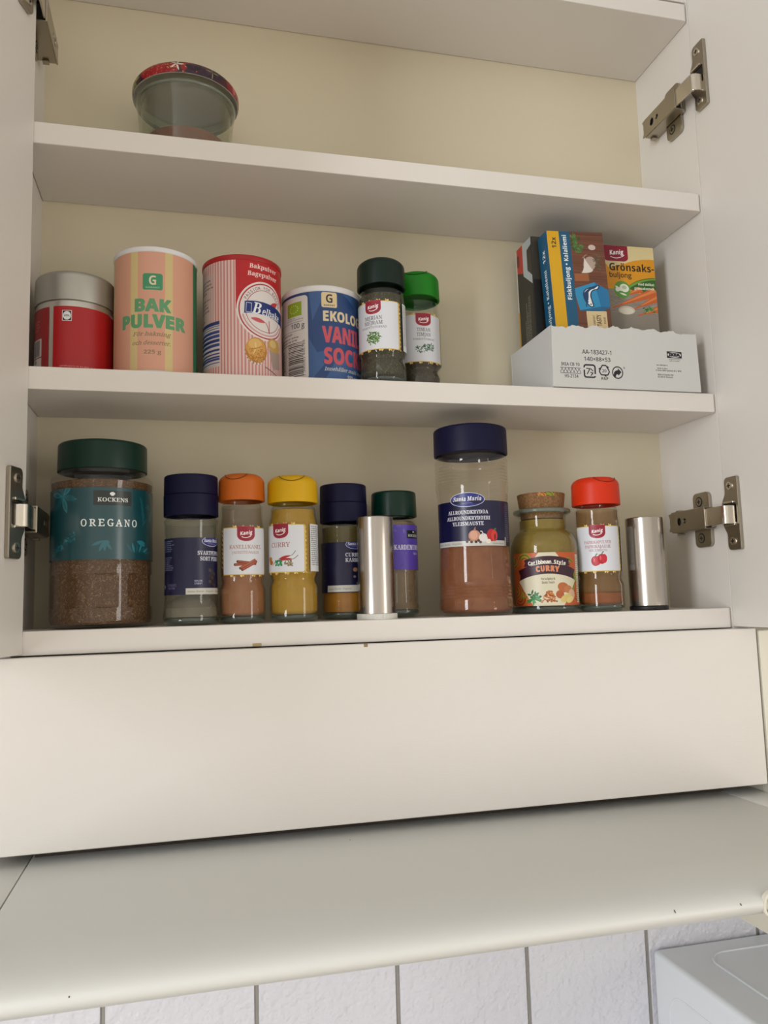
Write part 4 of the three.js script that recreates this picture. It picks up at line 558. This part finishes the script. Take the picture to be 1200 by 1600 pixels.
{
  const o = thing('canister', 'short blue vanilla sugar canister with cream and pink lettering', 'canister', [-0.3405, B, -0.045]), r = 0.0325, w = 2 * Math.PI * 32.5, X = FULL(r, w);
  obj('body', band([[r, 0.0008], [r, 0.0765]], -180, 180, 96), paper(print(w, 75.7, 10, (c, w, h) => {
    const y = (q) => 76.5 - q; for (const [x, a] of [[X(-26), [[-1, 0], [14, 0], [2, 26]]], [X(10), [[4, 0], [30, 0], [30, 18]]], [X(-28), [[0, 40], [12, 62], [0, 76]]], [X(10), [[0, 58], [26, 44], [30, 76], [-10, 76]]], [X(60), [[0, 20], [30, 10], [20, 50]]], [X(-16), [[0, 52], [8, 50], [2, 66]]]]) path(c, a.map(([p, q]) => [x + p, q]), '#35588c');
    rrect(c, X(-118), y(72.5), X(-29) - X(-118), 69, 3, '#d2ccc8');
    rrect(c, X(-66), y(68), 15.5, 11.5, 0.2, '#8aa520'); for (let i = 0; i < 12; i++) { const a = i / 12 * 6.28; ell(c, X(-66) + 7.6 + Math.cos(a) * 4.6, y(62.4) + Math.sin(a) * 3, 0.4, 0.4, '#dfe6b8'); }
    T(c, 'SE-EKO-01', X(-58), y(54.8), 9, 1, '#4c4a4c', 'thin'); T(c, 'EU/icke-EU-jordbruk', X(-52), y(53.2), 18, 1, '#4c4a4c', 'thin'); c.fillStyle = '#5c5a5c'; c.fillRect(X(-100), y(51.8), 36, 0.3);
    T(c, '100 g', X(-46.5), y(46.3), 14, 4, '#3a383c', 'thin', { stroke: 0.15 }); c.fillRect(X(-100), y(44.6), 36, 0.3); T(c, 'KONTAKT:', X(-66), y(41.5), 12, 1.5, '#4c4a4c', 'sans'); tinyText(c, X(-92), y(39.6), 29, 3, '#5a585a', 3, 2.4, 1.1); tinyText(c, X(-92), y(31), 8, 8, '#5a585a', 5, 2.6, 1.1);
    barcode(c, X(-66), y(34.5), 16.5, 28, '#2a282c', 9, false); c.save(); T(c, '7 340083 446788', X(-34), y(6), 30, 1.9, '#3a383c', 'thin', { left: true, turn: -Math.PI / 2 }); c.restore();
    rrect(c, X(2) - 6.4, y(74), 12.8, 12.6, 1.6, '#dcc69a'); T(c, 'G', X(2), y(65.6), 6, 6.4, '#1d2430', 'thin', { stroke: 0.5 }); T(c, 'GARANT', X(2), y(62.6), 9.4, 1.3, '#1d2430', 'sans');
    T(c, 'EKOLOGISK', X(-8.5), y(50.4), 55, 8, '#dccaa4', 'sans', { left: true, stroke: 0.5 }); T(c, 'VANILJ-', X(-8.5), y(33), 46, 12.6, '#c4505c', 'sans', { left: true, stroke: 1 }); T(c, 'SOCKER', X(-7.5), y(15.6), 52, 12.6, '#c4505c', 'sans', { left: true, stroke: 1 });
    T(c, 'Innehåller mald vaniljstång', X(-7), y(9.8), 52, 2.8, '#c8c4c0', 'roman', { left: true, skew: 0.3, stroke: 0.1 }); T(c, '100 gram', X(27), y(4.6), 17, 2.8, '#c8c4c0', 'sans', { left: true, skew: 0.1 });
  }, '#1f3f74'), 0.42), o);
  obj('bottom_rim', solid([[0, 0.0002], [r - 0.0006, 0.0002, 0.0005], [r + 0.0003, 0.0008, 0.0004], [r + 0.0003, 0.0022, 0.0004], [r - 0.001, 0.0026]], 72), M(lin(0.6, 0.58, 0.55), 0.4, { metalness: 0.6 }), o);
  obj('lid', solid([[0, 0.0745], [r - 0.0002, 0.0745], [r + 0.0006, 0.0752, 0.0005], [r + 0.0006, 0.0792, 0.0008], [r - 0.0012, 0.0803, 0.0004], [r - 0.0018, 0.0788], [0, 0.0788]], 90), M(lin(0.74, 0.73, 0.73), 0.45), o, 'white plastic lid');
}
// ---- jar on the top shelf
{
  const o = thing('glass_jar', 'wide glass jar with fruit-patterned lid on the top shelf, nearly empty', 'jar', [-0.4501, A, -0.0455]);
  const outer = rounded([[0, 0.0005], [0.031, 0.0004, 0.001], [0.0352, 0.003, 0.003], [0.0385, 0.043, 0.004], [0.0392, 0.0465, 0.002], [0.0398, 0.05, 0.001], [0.0398, 0.0532, 0.001], [0.0385, 0.056], [0.0385, 0.0605]]), inner = rounded([[0.0362, 0.0605], [0.0362, 0.05], [0.036, 0.044, 0.003], [0.0328, 0.0062, 0.003], [0.029, 0.0042, 0.001], [0, 0.0042]]);
  obj('glass_body', lathe(outer, 90, 0.9), new THREE.MeshPhysicalMaterial({ color: lin(0.88, 0.89, 0.83), transmission: 1, thickness: 0, roughness: 0.03 }), o);
  obj('inner_wall', lathe(inner, 90, 0.9), new THREE.MeshPhysicalMaterial({ color: lin(0.93, 0.95, 0.92), transmission: 1, thickness: 0, roughness: 0.04 }), o);
  obj('rim_ring', new THREE.TorusGeometry(0.0388, 0.0014, 10, 90).rotateX(Math.PI / 2).translate(0, 0.0512, 0), new THREE.MeshPhysicalMaterial({ color: lin(0.5, 0.54, 0.46), transmission: 0.7, thickness: 0, roughness: 0.15 }), o);
  obj('contents', lathe([[0, 0.0045], [0.0288, 0.0045], [0.032, 0.0075], [0.0331, 0.0172], [0.025, 0.0180], [0.012, 0.0186], [0, 0.0188]], 64, 0.9), powder('#7a4a34', '#94624a', 81), o, 'low layer of reddish brown powder');
  const w = 2 * Math.PI * 42.6, X = FULL(0.0426, w);
  obj('lid', solid([[0, 0.0612], [0.0408, 0.0612], [0.0412, 0.0558], [0.0422, 0.0552, 0.0006], [0.0426, 0.058], [0.0426, 0.0625, 0.002], [0.040, 0.0655, 0.002], [0.034, 0.0648], [0, 0.0648]], 96), M(lin(0.55, 0.53, 0.5), 0.4), o, 'pale underside of the lid');
  const tex = print(w, 11, 7, (c, w, h) => {
    const R = rng(91);
    for (let x = -4; x < w; x += 17 + R() * 6) {
      const k = Math.floor(R() * 3);
      if (k === 0) { ell(c, x, 6, 9, 6, '#8c0f16'); for (let i = 0; i < 40; i++) ell(c, x + (R() - 0.5) * 15, 6 + (R() - 0.5) * 9, 0.5, 0.4, R() < 0.5 ? '#c83a34' : '#d8a860'); } else if (k === 1) { for (let i = 0; i < 16; i++) ell(c, x + (R() - 0.5) * 15, 6 + (R() - 0.5) * 9, 2.3, 2.1, ['#2a1226', '#3c1a34', '#1c0c1e'][i % 3]); } else { for (let i = 0; i < 6; i++) leaf(c, x, 6, 9, 2.6, R() * 6.28, ['#5a6a28', '#7a8440', '#3c4a1c'][i % 3]); }
    }
    for (const a of [-10, 60, 150, -100]) for (let i = 0; i < 5; i++) leaf(c, X(a), 4, 6, 1.6, i * 1.256, '#d6ccc0');
    const S = (a, f) => { c.save(); f(X(a)); c.restore(); };
    S(-38, (x) => { ell(c, x, 6, 12, 6.5, '#9a1218'); for (let i = 0; i < 60; i++) ell(c, x + (R() - 0.5) * 20, 6 + (R() - 0.5) * 10, 0.5, 0.4, R() < 0.5 ? '#c83a34' : '#d06a50'); }); S(-68, (x) => { for (let i = 0; i < 5; i++) leaf(c, x, 6, 8, 3, i * 1.3, i % 2 ? '#6a7a2c' : '#94904c'); }); S(16, (x) => { for (let i = 0; i < 26; i++) ell(c, x + (R() - 0.5) * 22, 6 + (R() - 0.5) * 10, 2.4, 2.2, ['#2a1226', '#3c1a34', '#1c0c1e'][i % 3]); for (let i = 0; i < 4; i++) leaf(c, x + 9, 5, 6, 1, i * 1.6, '#8a8a50'); }); S(58, (x) => { ell(c, x, 6, 8, 7, '#7c1420'); ell(c, x + 3, 6, 2.4, 4, '#c05a5c'); });
  }, '#3a1018');
  obj('lid_print', lathe(rounded([[0.04235, 0.0555], [0.0428, 0.058], [0.0428, 0.0625, 0.002], [0.0402, 0.0657]]), 96, 0.9), paper(tex, 0.3), o, 'lid rim printed with berries and leaves');
}
// ---- open carton with three packs of stock cubes in it
{
  const o = thing('cardboard_box', 'small open white cardboard box with black print and a torn front edge', 'box', [-0.0855, B, -0.0403]);
  const card = M(lin(0.58, 0.575, 0.56), 0.85), t = 0.0016, W = 0.14, DP = 0.084, z1 = DP / 2, R = rng(17);
  const wall = (name, s, m, f) => obj(name, f(extrude(s, t, 0.0002)), m, o);
  const s = new THREE.Shape(); s.moveTo(-W / 2, 0.0004); s.lineTo(W / 2, 0.0004); s.lineTo(W / 2 - 0.0015, 0.0525); for (let i = 0; i <= 70; i++) { const u = i / 70, x = W / 2 - 0.003 - u * (W - 0.006); s.lineTo(x, 0.0518 + (u > 0.08 && u < 0.97 ? 0.0022 * Math.sin(u * Math.PI) + 0.001 * Math.sin(u * 46) + (R() - 0.5) * 0.0014 : 0)); } s.lineTo(-W / 2 + 0.001, 0.0525); s.closePath();
  const tx = print(W * 1000, 56, 9, (c, w, h) => {
    const y = (q) => 56 - q, k = '#26262a'; T(c, 'AA-183427-1', 42, y(29.4), 28, 3.6, k, 'thin', { stroke: 0.12 }); T(c, '140×88×53', 41.6, y(23.4), 25, 3.4, k, 'thin', { stroke: 0.12 });
    T(c, 'IKEA CB 10', 16.5, y(18.6), 17, 2.6, k, 'thin', { stroke: 0.12 }); T(c, 'HS-2124', 17, y(8.4), 12.6, 2.6, k, 'thin', { stroke: 0.12 }); c.fillStyle = k; c.fillRect(7, y(17), 19, 0.4); c.fillRect(7, y(12.4), 19, 0.4); path(c, Array.from({ length: 13 }, (_, i) => [7.2 + i * 1.54, i % 2 ? y(16.4) : y(12.9)]), k, 0.4);
    c.save(); c.translate(34, y(14.6)); c.scale(1.32, 1.32); c.strokeStyle = k; c.lineWidth = 1; c.beginPath(); c.roundRect(-3.8, -4, 7.6, 8, 1.4); c.stroke(); c.fillStyle = '#cecdca'; c.fillRect(-4.8, -2.2, 1.7, 1.4); c.fillRect(3.2, 1.8, 1.8, 1.4); path(c, [[-2.2, -1.8], [0.2, -1.6], [-1.8, 1.8]], k, 0.6); path(c, [[0.8, -1.6], [2.2, -0.2]], k, 0.6); path(c, [[0.6, 0.8], [2.2, 1.2], [0.8, 2.8]], k, 0.6); c.restore();
    c.save(); c.translate(47.6, y(15.6)); c.scale(1.36, 1.36); for (let i = 0; i < 3; i++) { const a = -1.57 + i * 2.094, x = Math.cos(a) * 2.4, q = Math.sin(a) * 2.4; c.save(); c.translate(x, q); c.rotate(a + 1.57); path(c, [[-2.4, 0.9], [-1.2, -0.9], [1.2, -0.9], [2.4, 0.9]], k, 0.75); path(c, [[1.6, 0.8], [3.2, 0.6], [2.6, -0.8]], k); c.restore(); } T(c, '20', 0, 1, 3, 1.8, k, 'thin', { stroke: 0.1 }); T(c, 'PAP', 0, 6, 5, 1.9, k, 'sans'); c.restore();
    c.save(); c.translate(60, y(14.4)); c.scale(1.3, 1.3); ell(c, 0, 0, 4, 4.2, k); ell(c, 0, 0, 3.3, 3.5, '#cecdca'); path(c, [[-2.8, 3], [-3.4, -1.4, 0.4, -1.6], [0.2, -3], [2.8, -0.4], [0.4, 2], [0.4, 0.6, -1.6, 0.6, -1.4, 3.6]], k); T(c, '®', 4.9, -2.6, 1.6, 1.4, k, 'thin'); c.restore();
    c.save(); c.translate(16, 0.6); c.scale(1.02, 1);
    rrect(c, 90.6, y(36), 14.2, 5.8, 0.2, k); ell(c, 97.7, y(33.1), 6.5, 2.4, '#cecdca'); T(c, 'IKEA', 97.7, y(31.9), 10.4, 2.4, k, 'sans', { stroke: 0.5 }); T(c, '®', 104.4, y(34), 1.2, 1, k, 'thin'); T(c, 'Design and Quality', 97.7, y(28.6), 11.4, 1, k, 'thin'); T(c, 'IKEA of Sweden', 97.7, y(27), 9.6, 1, k, 'thin');
    T(c, 'AA-1097203-2', 80, y(22.8), 10.5, 1.1, k, 'sans', { left: true }); T(c, 'Made in China', 80.6, y(20), 9.6, 1.1, k, 'sans', { left: true }); T(c, '© Inter IKEA Systems B.V. 2018', 79, y(18.2), 24.4, 1.2, k, 'sans', { left: true }); c.fillRect(79, y(17), 25, 0.28); T(c, 'IKEA of Sweden AB', 80.6, y(14.4), 15, 1.2, k, 'sans', { left: true }); T(c, 'SE-343 81 Älmhult', 80.6, y(12.4), 14.4, 1.2, k, 'sans', { left: true }); c.fillRect(79.4, y(10.2), 25, 0.28); c.restore();
  }, '#cecdca');
  tx.repeat.set(1 / W, 1 / 0.056); tx.offset.set(0.5, 0);
  wall('front_panel', s, paper(tx, 0.85), (g) => g.translate(0, 0, z1 - t));
  wall('back_panel', poly([[-W / 2, 0.0004], [W / 2, 0.0004], [W / 2, 0.053], [-W / 2, 0.053]]), card, (g) => g.translate(0, 0, -z1));
  for (const sd of [-1, 1]) wall('side_panel', poly([[-z1 + t, 0.0004], [z1 - t - 0.0008, 0.0004], [z1 - t - 0.0008, 0.0528], [-z1 + t, 0.0525]]), card, (g) => into(g, [sd < 0 ? -W / 2 + 0.0004 : W / 2 - 0.0004 - t, 0, 0], [0, 0, 1], [0, 1, 0], [1, 0, 0]));
  wall('bottom_panel', poly([[-W / 2 + t, -z1 + t], [W / 2 - t, -z1 + t], [W / 2 - t, z1 - t], [-W / 2 + t, z1 - t]]), card, (g) => into(g, [0, 0.0004, 0], [1, 0, 0], [0, 0, 1], [0, 1, 0]));
  // packs: five shown faces, each a print
  function pack(o, w, h, d, faces, edge) {
    const f = (name, geo, m, label) => obj(name, geo, m, o, label);
    f('carton', box(-w / 2, w / 2, 0, h, -d / 2, d / 2, 0.0006), M(edge, 0.5));
    f('front_print', new THREE.PlaneGeometry(w - 0.0008, h - 0.0008).translate(0, h / 2, d / 2 + 0.00012), paper(print(w * 1000, h * 1000, 12, faces.front), 0.4), 'printed front');
    f('side_print', new THREE.PlaneGeometry(d - 0.0008, h - 0.0008).rotateY(-Math.PI / 2).translate(-w / 2 - 0.00012, h / 2, 0), paper(print(d * 1000, h * 1000, 12, faces.side), 0.4), 'printed side');
  }
  const FB = B + 0.0022;
  const p1 = thing('stock_cube_pack', 'blue and yellow fish stock pack, tilted, in front of two other packs', 'food pack', [-0.1095, FB + 0.0014, -0.0285]); p1.rotation.z = 0.05;
  pack(p1, 0.055, 0.1445, 0.0175, {
    front: (c, w, h) => {
      c.fillStyle = '#6b3f2c'; c.fillRect(0, 0, w, h); const R = rng(5); for (let i = 0; i < 50; i++) { c.strokeStyle = R() < 0.5 ? '#7c4c36' : '#5a3222'; c.lineWidth = 0.6; const y = R() * h; path(c, [[18, y], [35, y + 2 * R(), w, y + 3 * R()]], c.strokeStyle, 0.5); }
      c.scale(1, 0.7); c.fillStyle = '#9a5c34'; c.fillRect(23, 55, 14, 10);
      for (let i = 0; i < 26; i++) leaf(c, 27 + (R() - 0.5) * 7, 18 + (R() - 0.5) * 20, 6, 2.2, R() * 6.28, ['#3c6a30', '#4e8040', '#28501f'][i % 3]); path(c, [[27, 28], [24, 8, 26, 1]], '#4e7a3c', 0.6);
      ell(c, 39, 42, 6, 10, '#b09a8e', 0.2); path(c, [[34, 33], [34, 50, 30, 54], [40, 55, 42, 50], [38, 44, 34, 33]], '#ddd4cc'); path(c, [[33, 34], [36, 30, 37, 30]], '#a8826c', 1); ell(c, 43, 20, 3.6, 3.6, '#cbb8b0'); for (let i = 0; i < 60; i++) leaf(c, 47 + (R() - 0.5) * 6, 40 + (R() - 0.5) * 22, 2.6, 0.8, R() * 6.28, i % 2 ? '#4a4a34' : '#62604a');
      path(c, [[21, 75], [42, 66], [55, 76], [57, 98], [44, 106], [25, 103]], '#17587e'); path(c, [[21, 75], [42, 66], [46, 98], [25, 103]], '#2c8cba'); path(c, [[42, 66], [55, 76], [57, 98], [46, 98]], '#1f72a4'); path(c, [[25, 103], [46, 98], [57, 98], [44, 106]], '#1a628e');
      const fish = [[36, 98], [30, 92, 30, 82], [31, 74, 39, 73], [42, 71, 46, 70], [46, 76, 41, 76], [37, 78, 37, 85], [38, 92, 39, 97], [38, 99, 36, 98]]; path(c, fish, '#e8ecee'); path(c, [...fish, [36, 98]], '#12284c', 1.1); path(c, [[31, 80], [29, 88, 33, 94], [35, 88, 35, 80], [36, 76, 41, 74.6], [46, 70], [38, 70, 31, 80]], '#173a66'); ell(c, 36.4, 95, 0.7, 0.9, '#12284c'); path(c, [[34, 92], [31, 95, 32, 98]], '#12284c', 0.9);
      rrect(c, 31, 104, 20, 60, 1, '#d9c193'); c.save(); c.translate(45, 116); c.rotate(-1.57); T(c, 'TASTY', 0, 0, 15, 4.4, '#3a2a1c', 'sans'); T(c, 'COMFORT', 0, -6, 13, 2, '#5a4630', 'sans'); T(c, 'FOOD', 0, 4.4, 9, 2, '#5a4630', 'sans'); c.restore(); c.scale(1, 1 / 0.7);
      c.fillStyle = '#d8a512'; c.fillRect(0, 0, 11.6, h); c.fillStyle = '#0f5578'; c.fillRect(11.6, 0, 10.6, h);
      T(c, '12x', 8.2, 16, 10.5, 4.4, '#1c1a14', 'sans', { turn: -1.5708, left: true }); c.save(); c.translate(18.6, 63); c.rotate(-1.5708); T(c, 'Fiskbuljong • Kalaliemi', 0, 0, 60, 4.2, '#eef2f4', 'sans', { left: true }); c.restore();
    },
    side: (c, w, h) => { c.fillStyle = '#0f5578'; c.fillRect(0, 0, w, h); c.save(); c.translate(w * 0.66, 99); c.rotate(-1.5708); T(c, 'Fiskbuljong • Kalaliemi', 0, 0, 66, 5, '#e2eaee', 'sans', { left: true }); T(c, '12x', 72, 0, 12, 5, '#eef2f4', 'sans', { left: true }); c.restore(); },
  }, '#0f5578');
  const p2 = thing('stock_cube_pack', 'orange and green vegetable stock pack with a picture of carrots', 'food pack', [-0.0535, FB + 0.0006, -0.0495]); p2.rotation.z = 0.018;
  pack(p2, 0.062, 0.1465, 0.0175, {
    front: (c, w, h) => {
      c.fillStyle = '#d99416'; c.fillRect(0, 0, w, h); c.fillStyle = '#ddcb97'; c.fillRect(0, 0, w, 8); c.save(); c.translate(w - w * 0.78, 0); c.scale(0.78, 0.535); c.fillStyle = '#8d8478'; c.fillRect(-20, 100, w + 20, 180); path(c, [[-20, 0], [w, 0], [w, 22], [40, 21, 22, 32], [10, 36, 0, 40]], '#ddcb97');
      rrect(c, -6, -8, 33, 36, 7, '#8a1230'); c.strokeStyle = '#b0405a'; c.lineWidth = 0.5; c.stroke(); T(c, 'Kanig', 12, 17, 19, 8, '#ffffff', 'sans', { skew: 0.25, turn: -0.12 }); path(c, [[4, 20], [12, 26, 22, 17]], '#ffffff', 1);
      T(c, 'Grönsaks-', 31, 45, 61, 13, '#1e1a10', 'sans', { stroke: 0.1 }); T(c, 'buljong', 15, 57, 30, 8.6, '#2a2414', 'thin', { stroke: 0.5 });
      path(c, [[24, 72], [40, 56, w, 55], [w, 96], [46, 84, 26, 78]], '#2f6020'); path(c, [[24, 72], [40, 58, w, 56], [w, 59], [44, 60, 26, 76]], '#6f9a3a');
      c.fillStyle = '#8d8478'; c.beginPath(); c.moveTo(-20, 78); c.quadraticCurveTo(30, 76, w, 96); c.lineTo(w, h); c.lineTo(-20, h); c.fill(); const R = rng(6); for (let i = 0; i < 30; i++) path(c, [[0, 80 + R() * 40], [30, 84 + R() * 40, w, 98 + R() * 30]], R() < 0.5 ? '#7c7468' : '#a0978a', 0.5);
      for (const [x0, y0, x1, y1, q] of [[14, 92, 42, 77, 11], [2, 112, 62, 80, 17], [32, 112, 72, 86, 17], [36, 124, 76, 106, 17]]) { const a = Math.atan2(y1 - y0, x1 - x0), n = [-Math.sin(a) * q / 2, Math.cos(a) * q / 2]; path(c, [[x0, y0], [x1 - n[0], y1 - n[1]], [x1 + n[0], y1 + n[1]]], '#c9602a'); path(c, [[x0, y0], [x1 - n[0] * 0.6, y1 - n[1] * 0.6], [x1, y1]], '#dd8448'); c.strokeStyle = '#c9602a'; c.lineWidth = 2; path(c, [[x0, y0], [x0 + (x1 - x0) * 0.2, y0 + (y1 - y0) * 0.2]], '#c9602a', 2.4); }
      ell(c, 20, 116, 11, 7.6, '#cfc4b0'); ell(c, 20, 117, 9, 5.6, '#ddd4c2'); for (let i = 0; i < 22; i++) leaf(c, 50 + (R() - 0.5) * 10, 114 + (R() - 0.5) * 9, 5, 2, R() * 6.28, ['#3f8038', '#58a04c', '#28602a'][i % 3]);
      ell(c, 16, 79, 11, 15.5, '#5d9638'); ell(c, 19, 76, 6, 7.5, '#e6e8dc', -0.3); ell(c, 19, 75, 3.2, 3.6, '#b8c8a0', -0.3); leaf(c, 7, 72, 13, 4, 0.9, '#e6e8dc'); leaf(c, 12, 85, 11, 3, 0.4, '#e6e8dc'); ell(c, 10, 79, 3, 4, '#e6e8dc');
      T(c, 'med delikat', 49, 70, 22, 4.6, '#e8ead8', 'sans'); T(c, 'grönsakssmak', 46, 77.6, 27, 4.6, '#e8ead8', 'sans'); c.restore();
    },
    side: (c, w, h) => { c.fillStyle = '#d99416'; c.fillRect(0, 0, w, h); },
  }, '#cdbb88');
  const p3 = thing('stock_cube_pack', 'black and red stock pack at the back left of the box, seen edge-on', 'food pack', [-0.1225, FB + 0.0004, -0.0560]); p3.rotation.z = 0.005;
  pack(p3, 0.0535, 0.1475, 0.034, {
    front: (c, w, h) => { c.fillStyle = '#8a1a18'; c.fillRect(0, 0, w, h); c.fillStyle = '#3a342a'; c.fillRect(0, 0, 9, 40); c.fillStyle = '#15130f'; c.fillRect(0, 40, w, h); rrect(c, 4, 10, 20, 24, 2, '#3a342a'); },
    side: (c, w, h) => { c.fillStyle = '#151411'; c.fillRect(0, 0, w, h); path(c, [[0, 0], [w, 0], [w, 34], [0, 22]], '#b0301f'); path(c, [[w * 0.45, 0], [w, 0], [w, 44], [w * 0.45, 30]], '#aab0b2'); path(c, [[w * 0.72, 9], [w, 7], [w, 36], [w * 0.72, 28]], '#2c2a22'); c.fillStyle = '#c8c0b4'; c.fillRect(0, 0, 2.2, 60); c.fillStyle = '#b48a2c'; c.fillRect(0, 60, 3, h - 60); c.save(); c.translate(15, 140); c.rotate(-1.5708); tinyText(c, 0, 0, 90, 5, '#8a867c', 8, 2.6, 1.3); c.restore(); ell(c, 5, 12, 3, 6, '#5a1a12'); },
  }, '#1a1712');
}
//@@END
renderer.render(scene, camera);
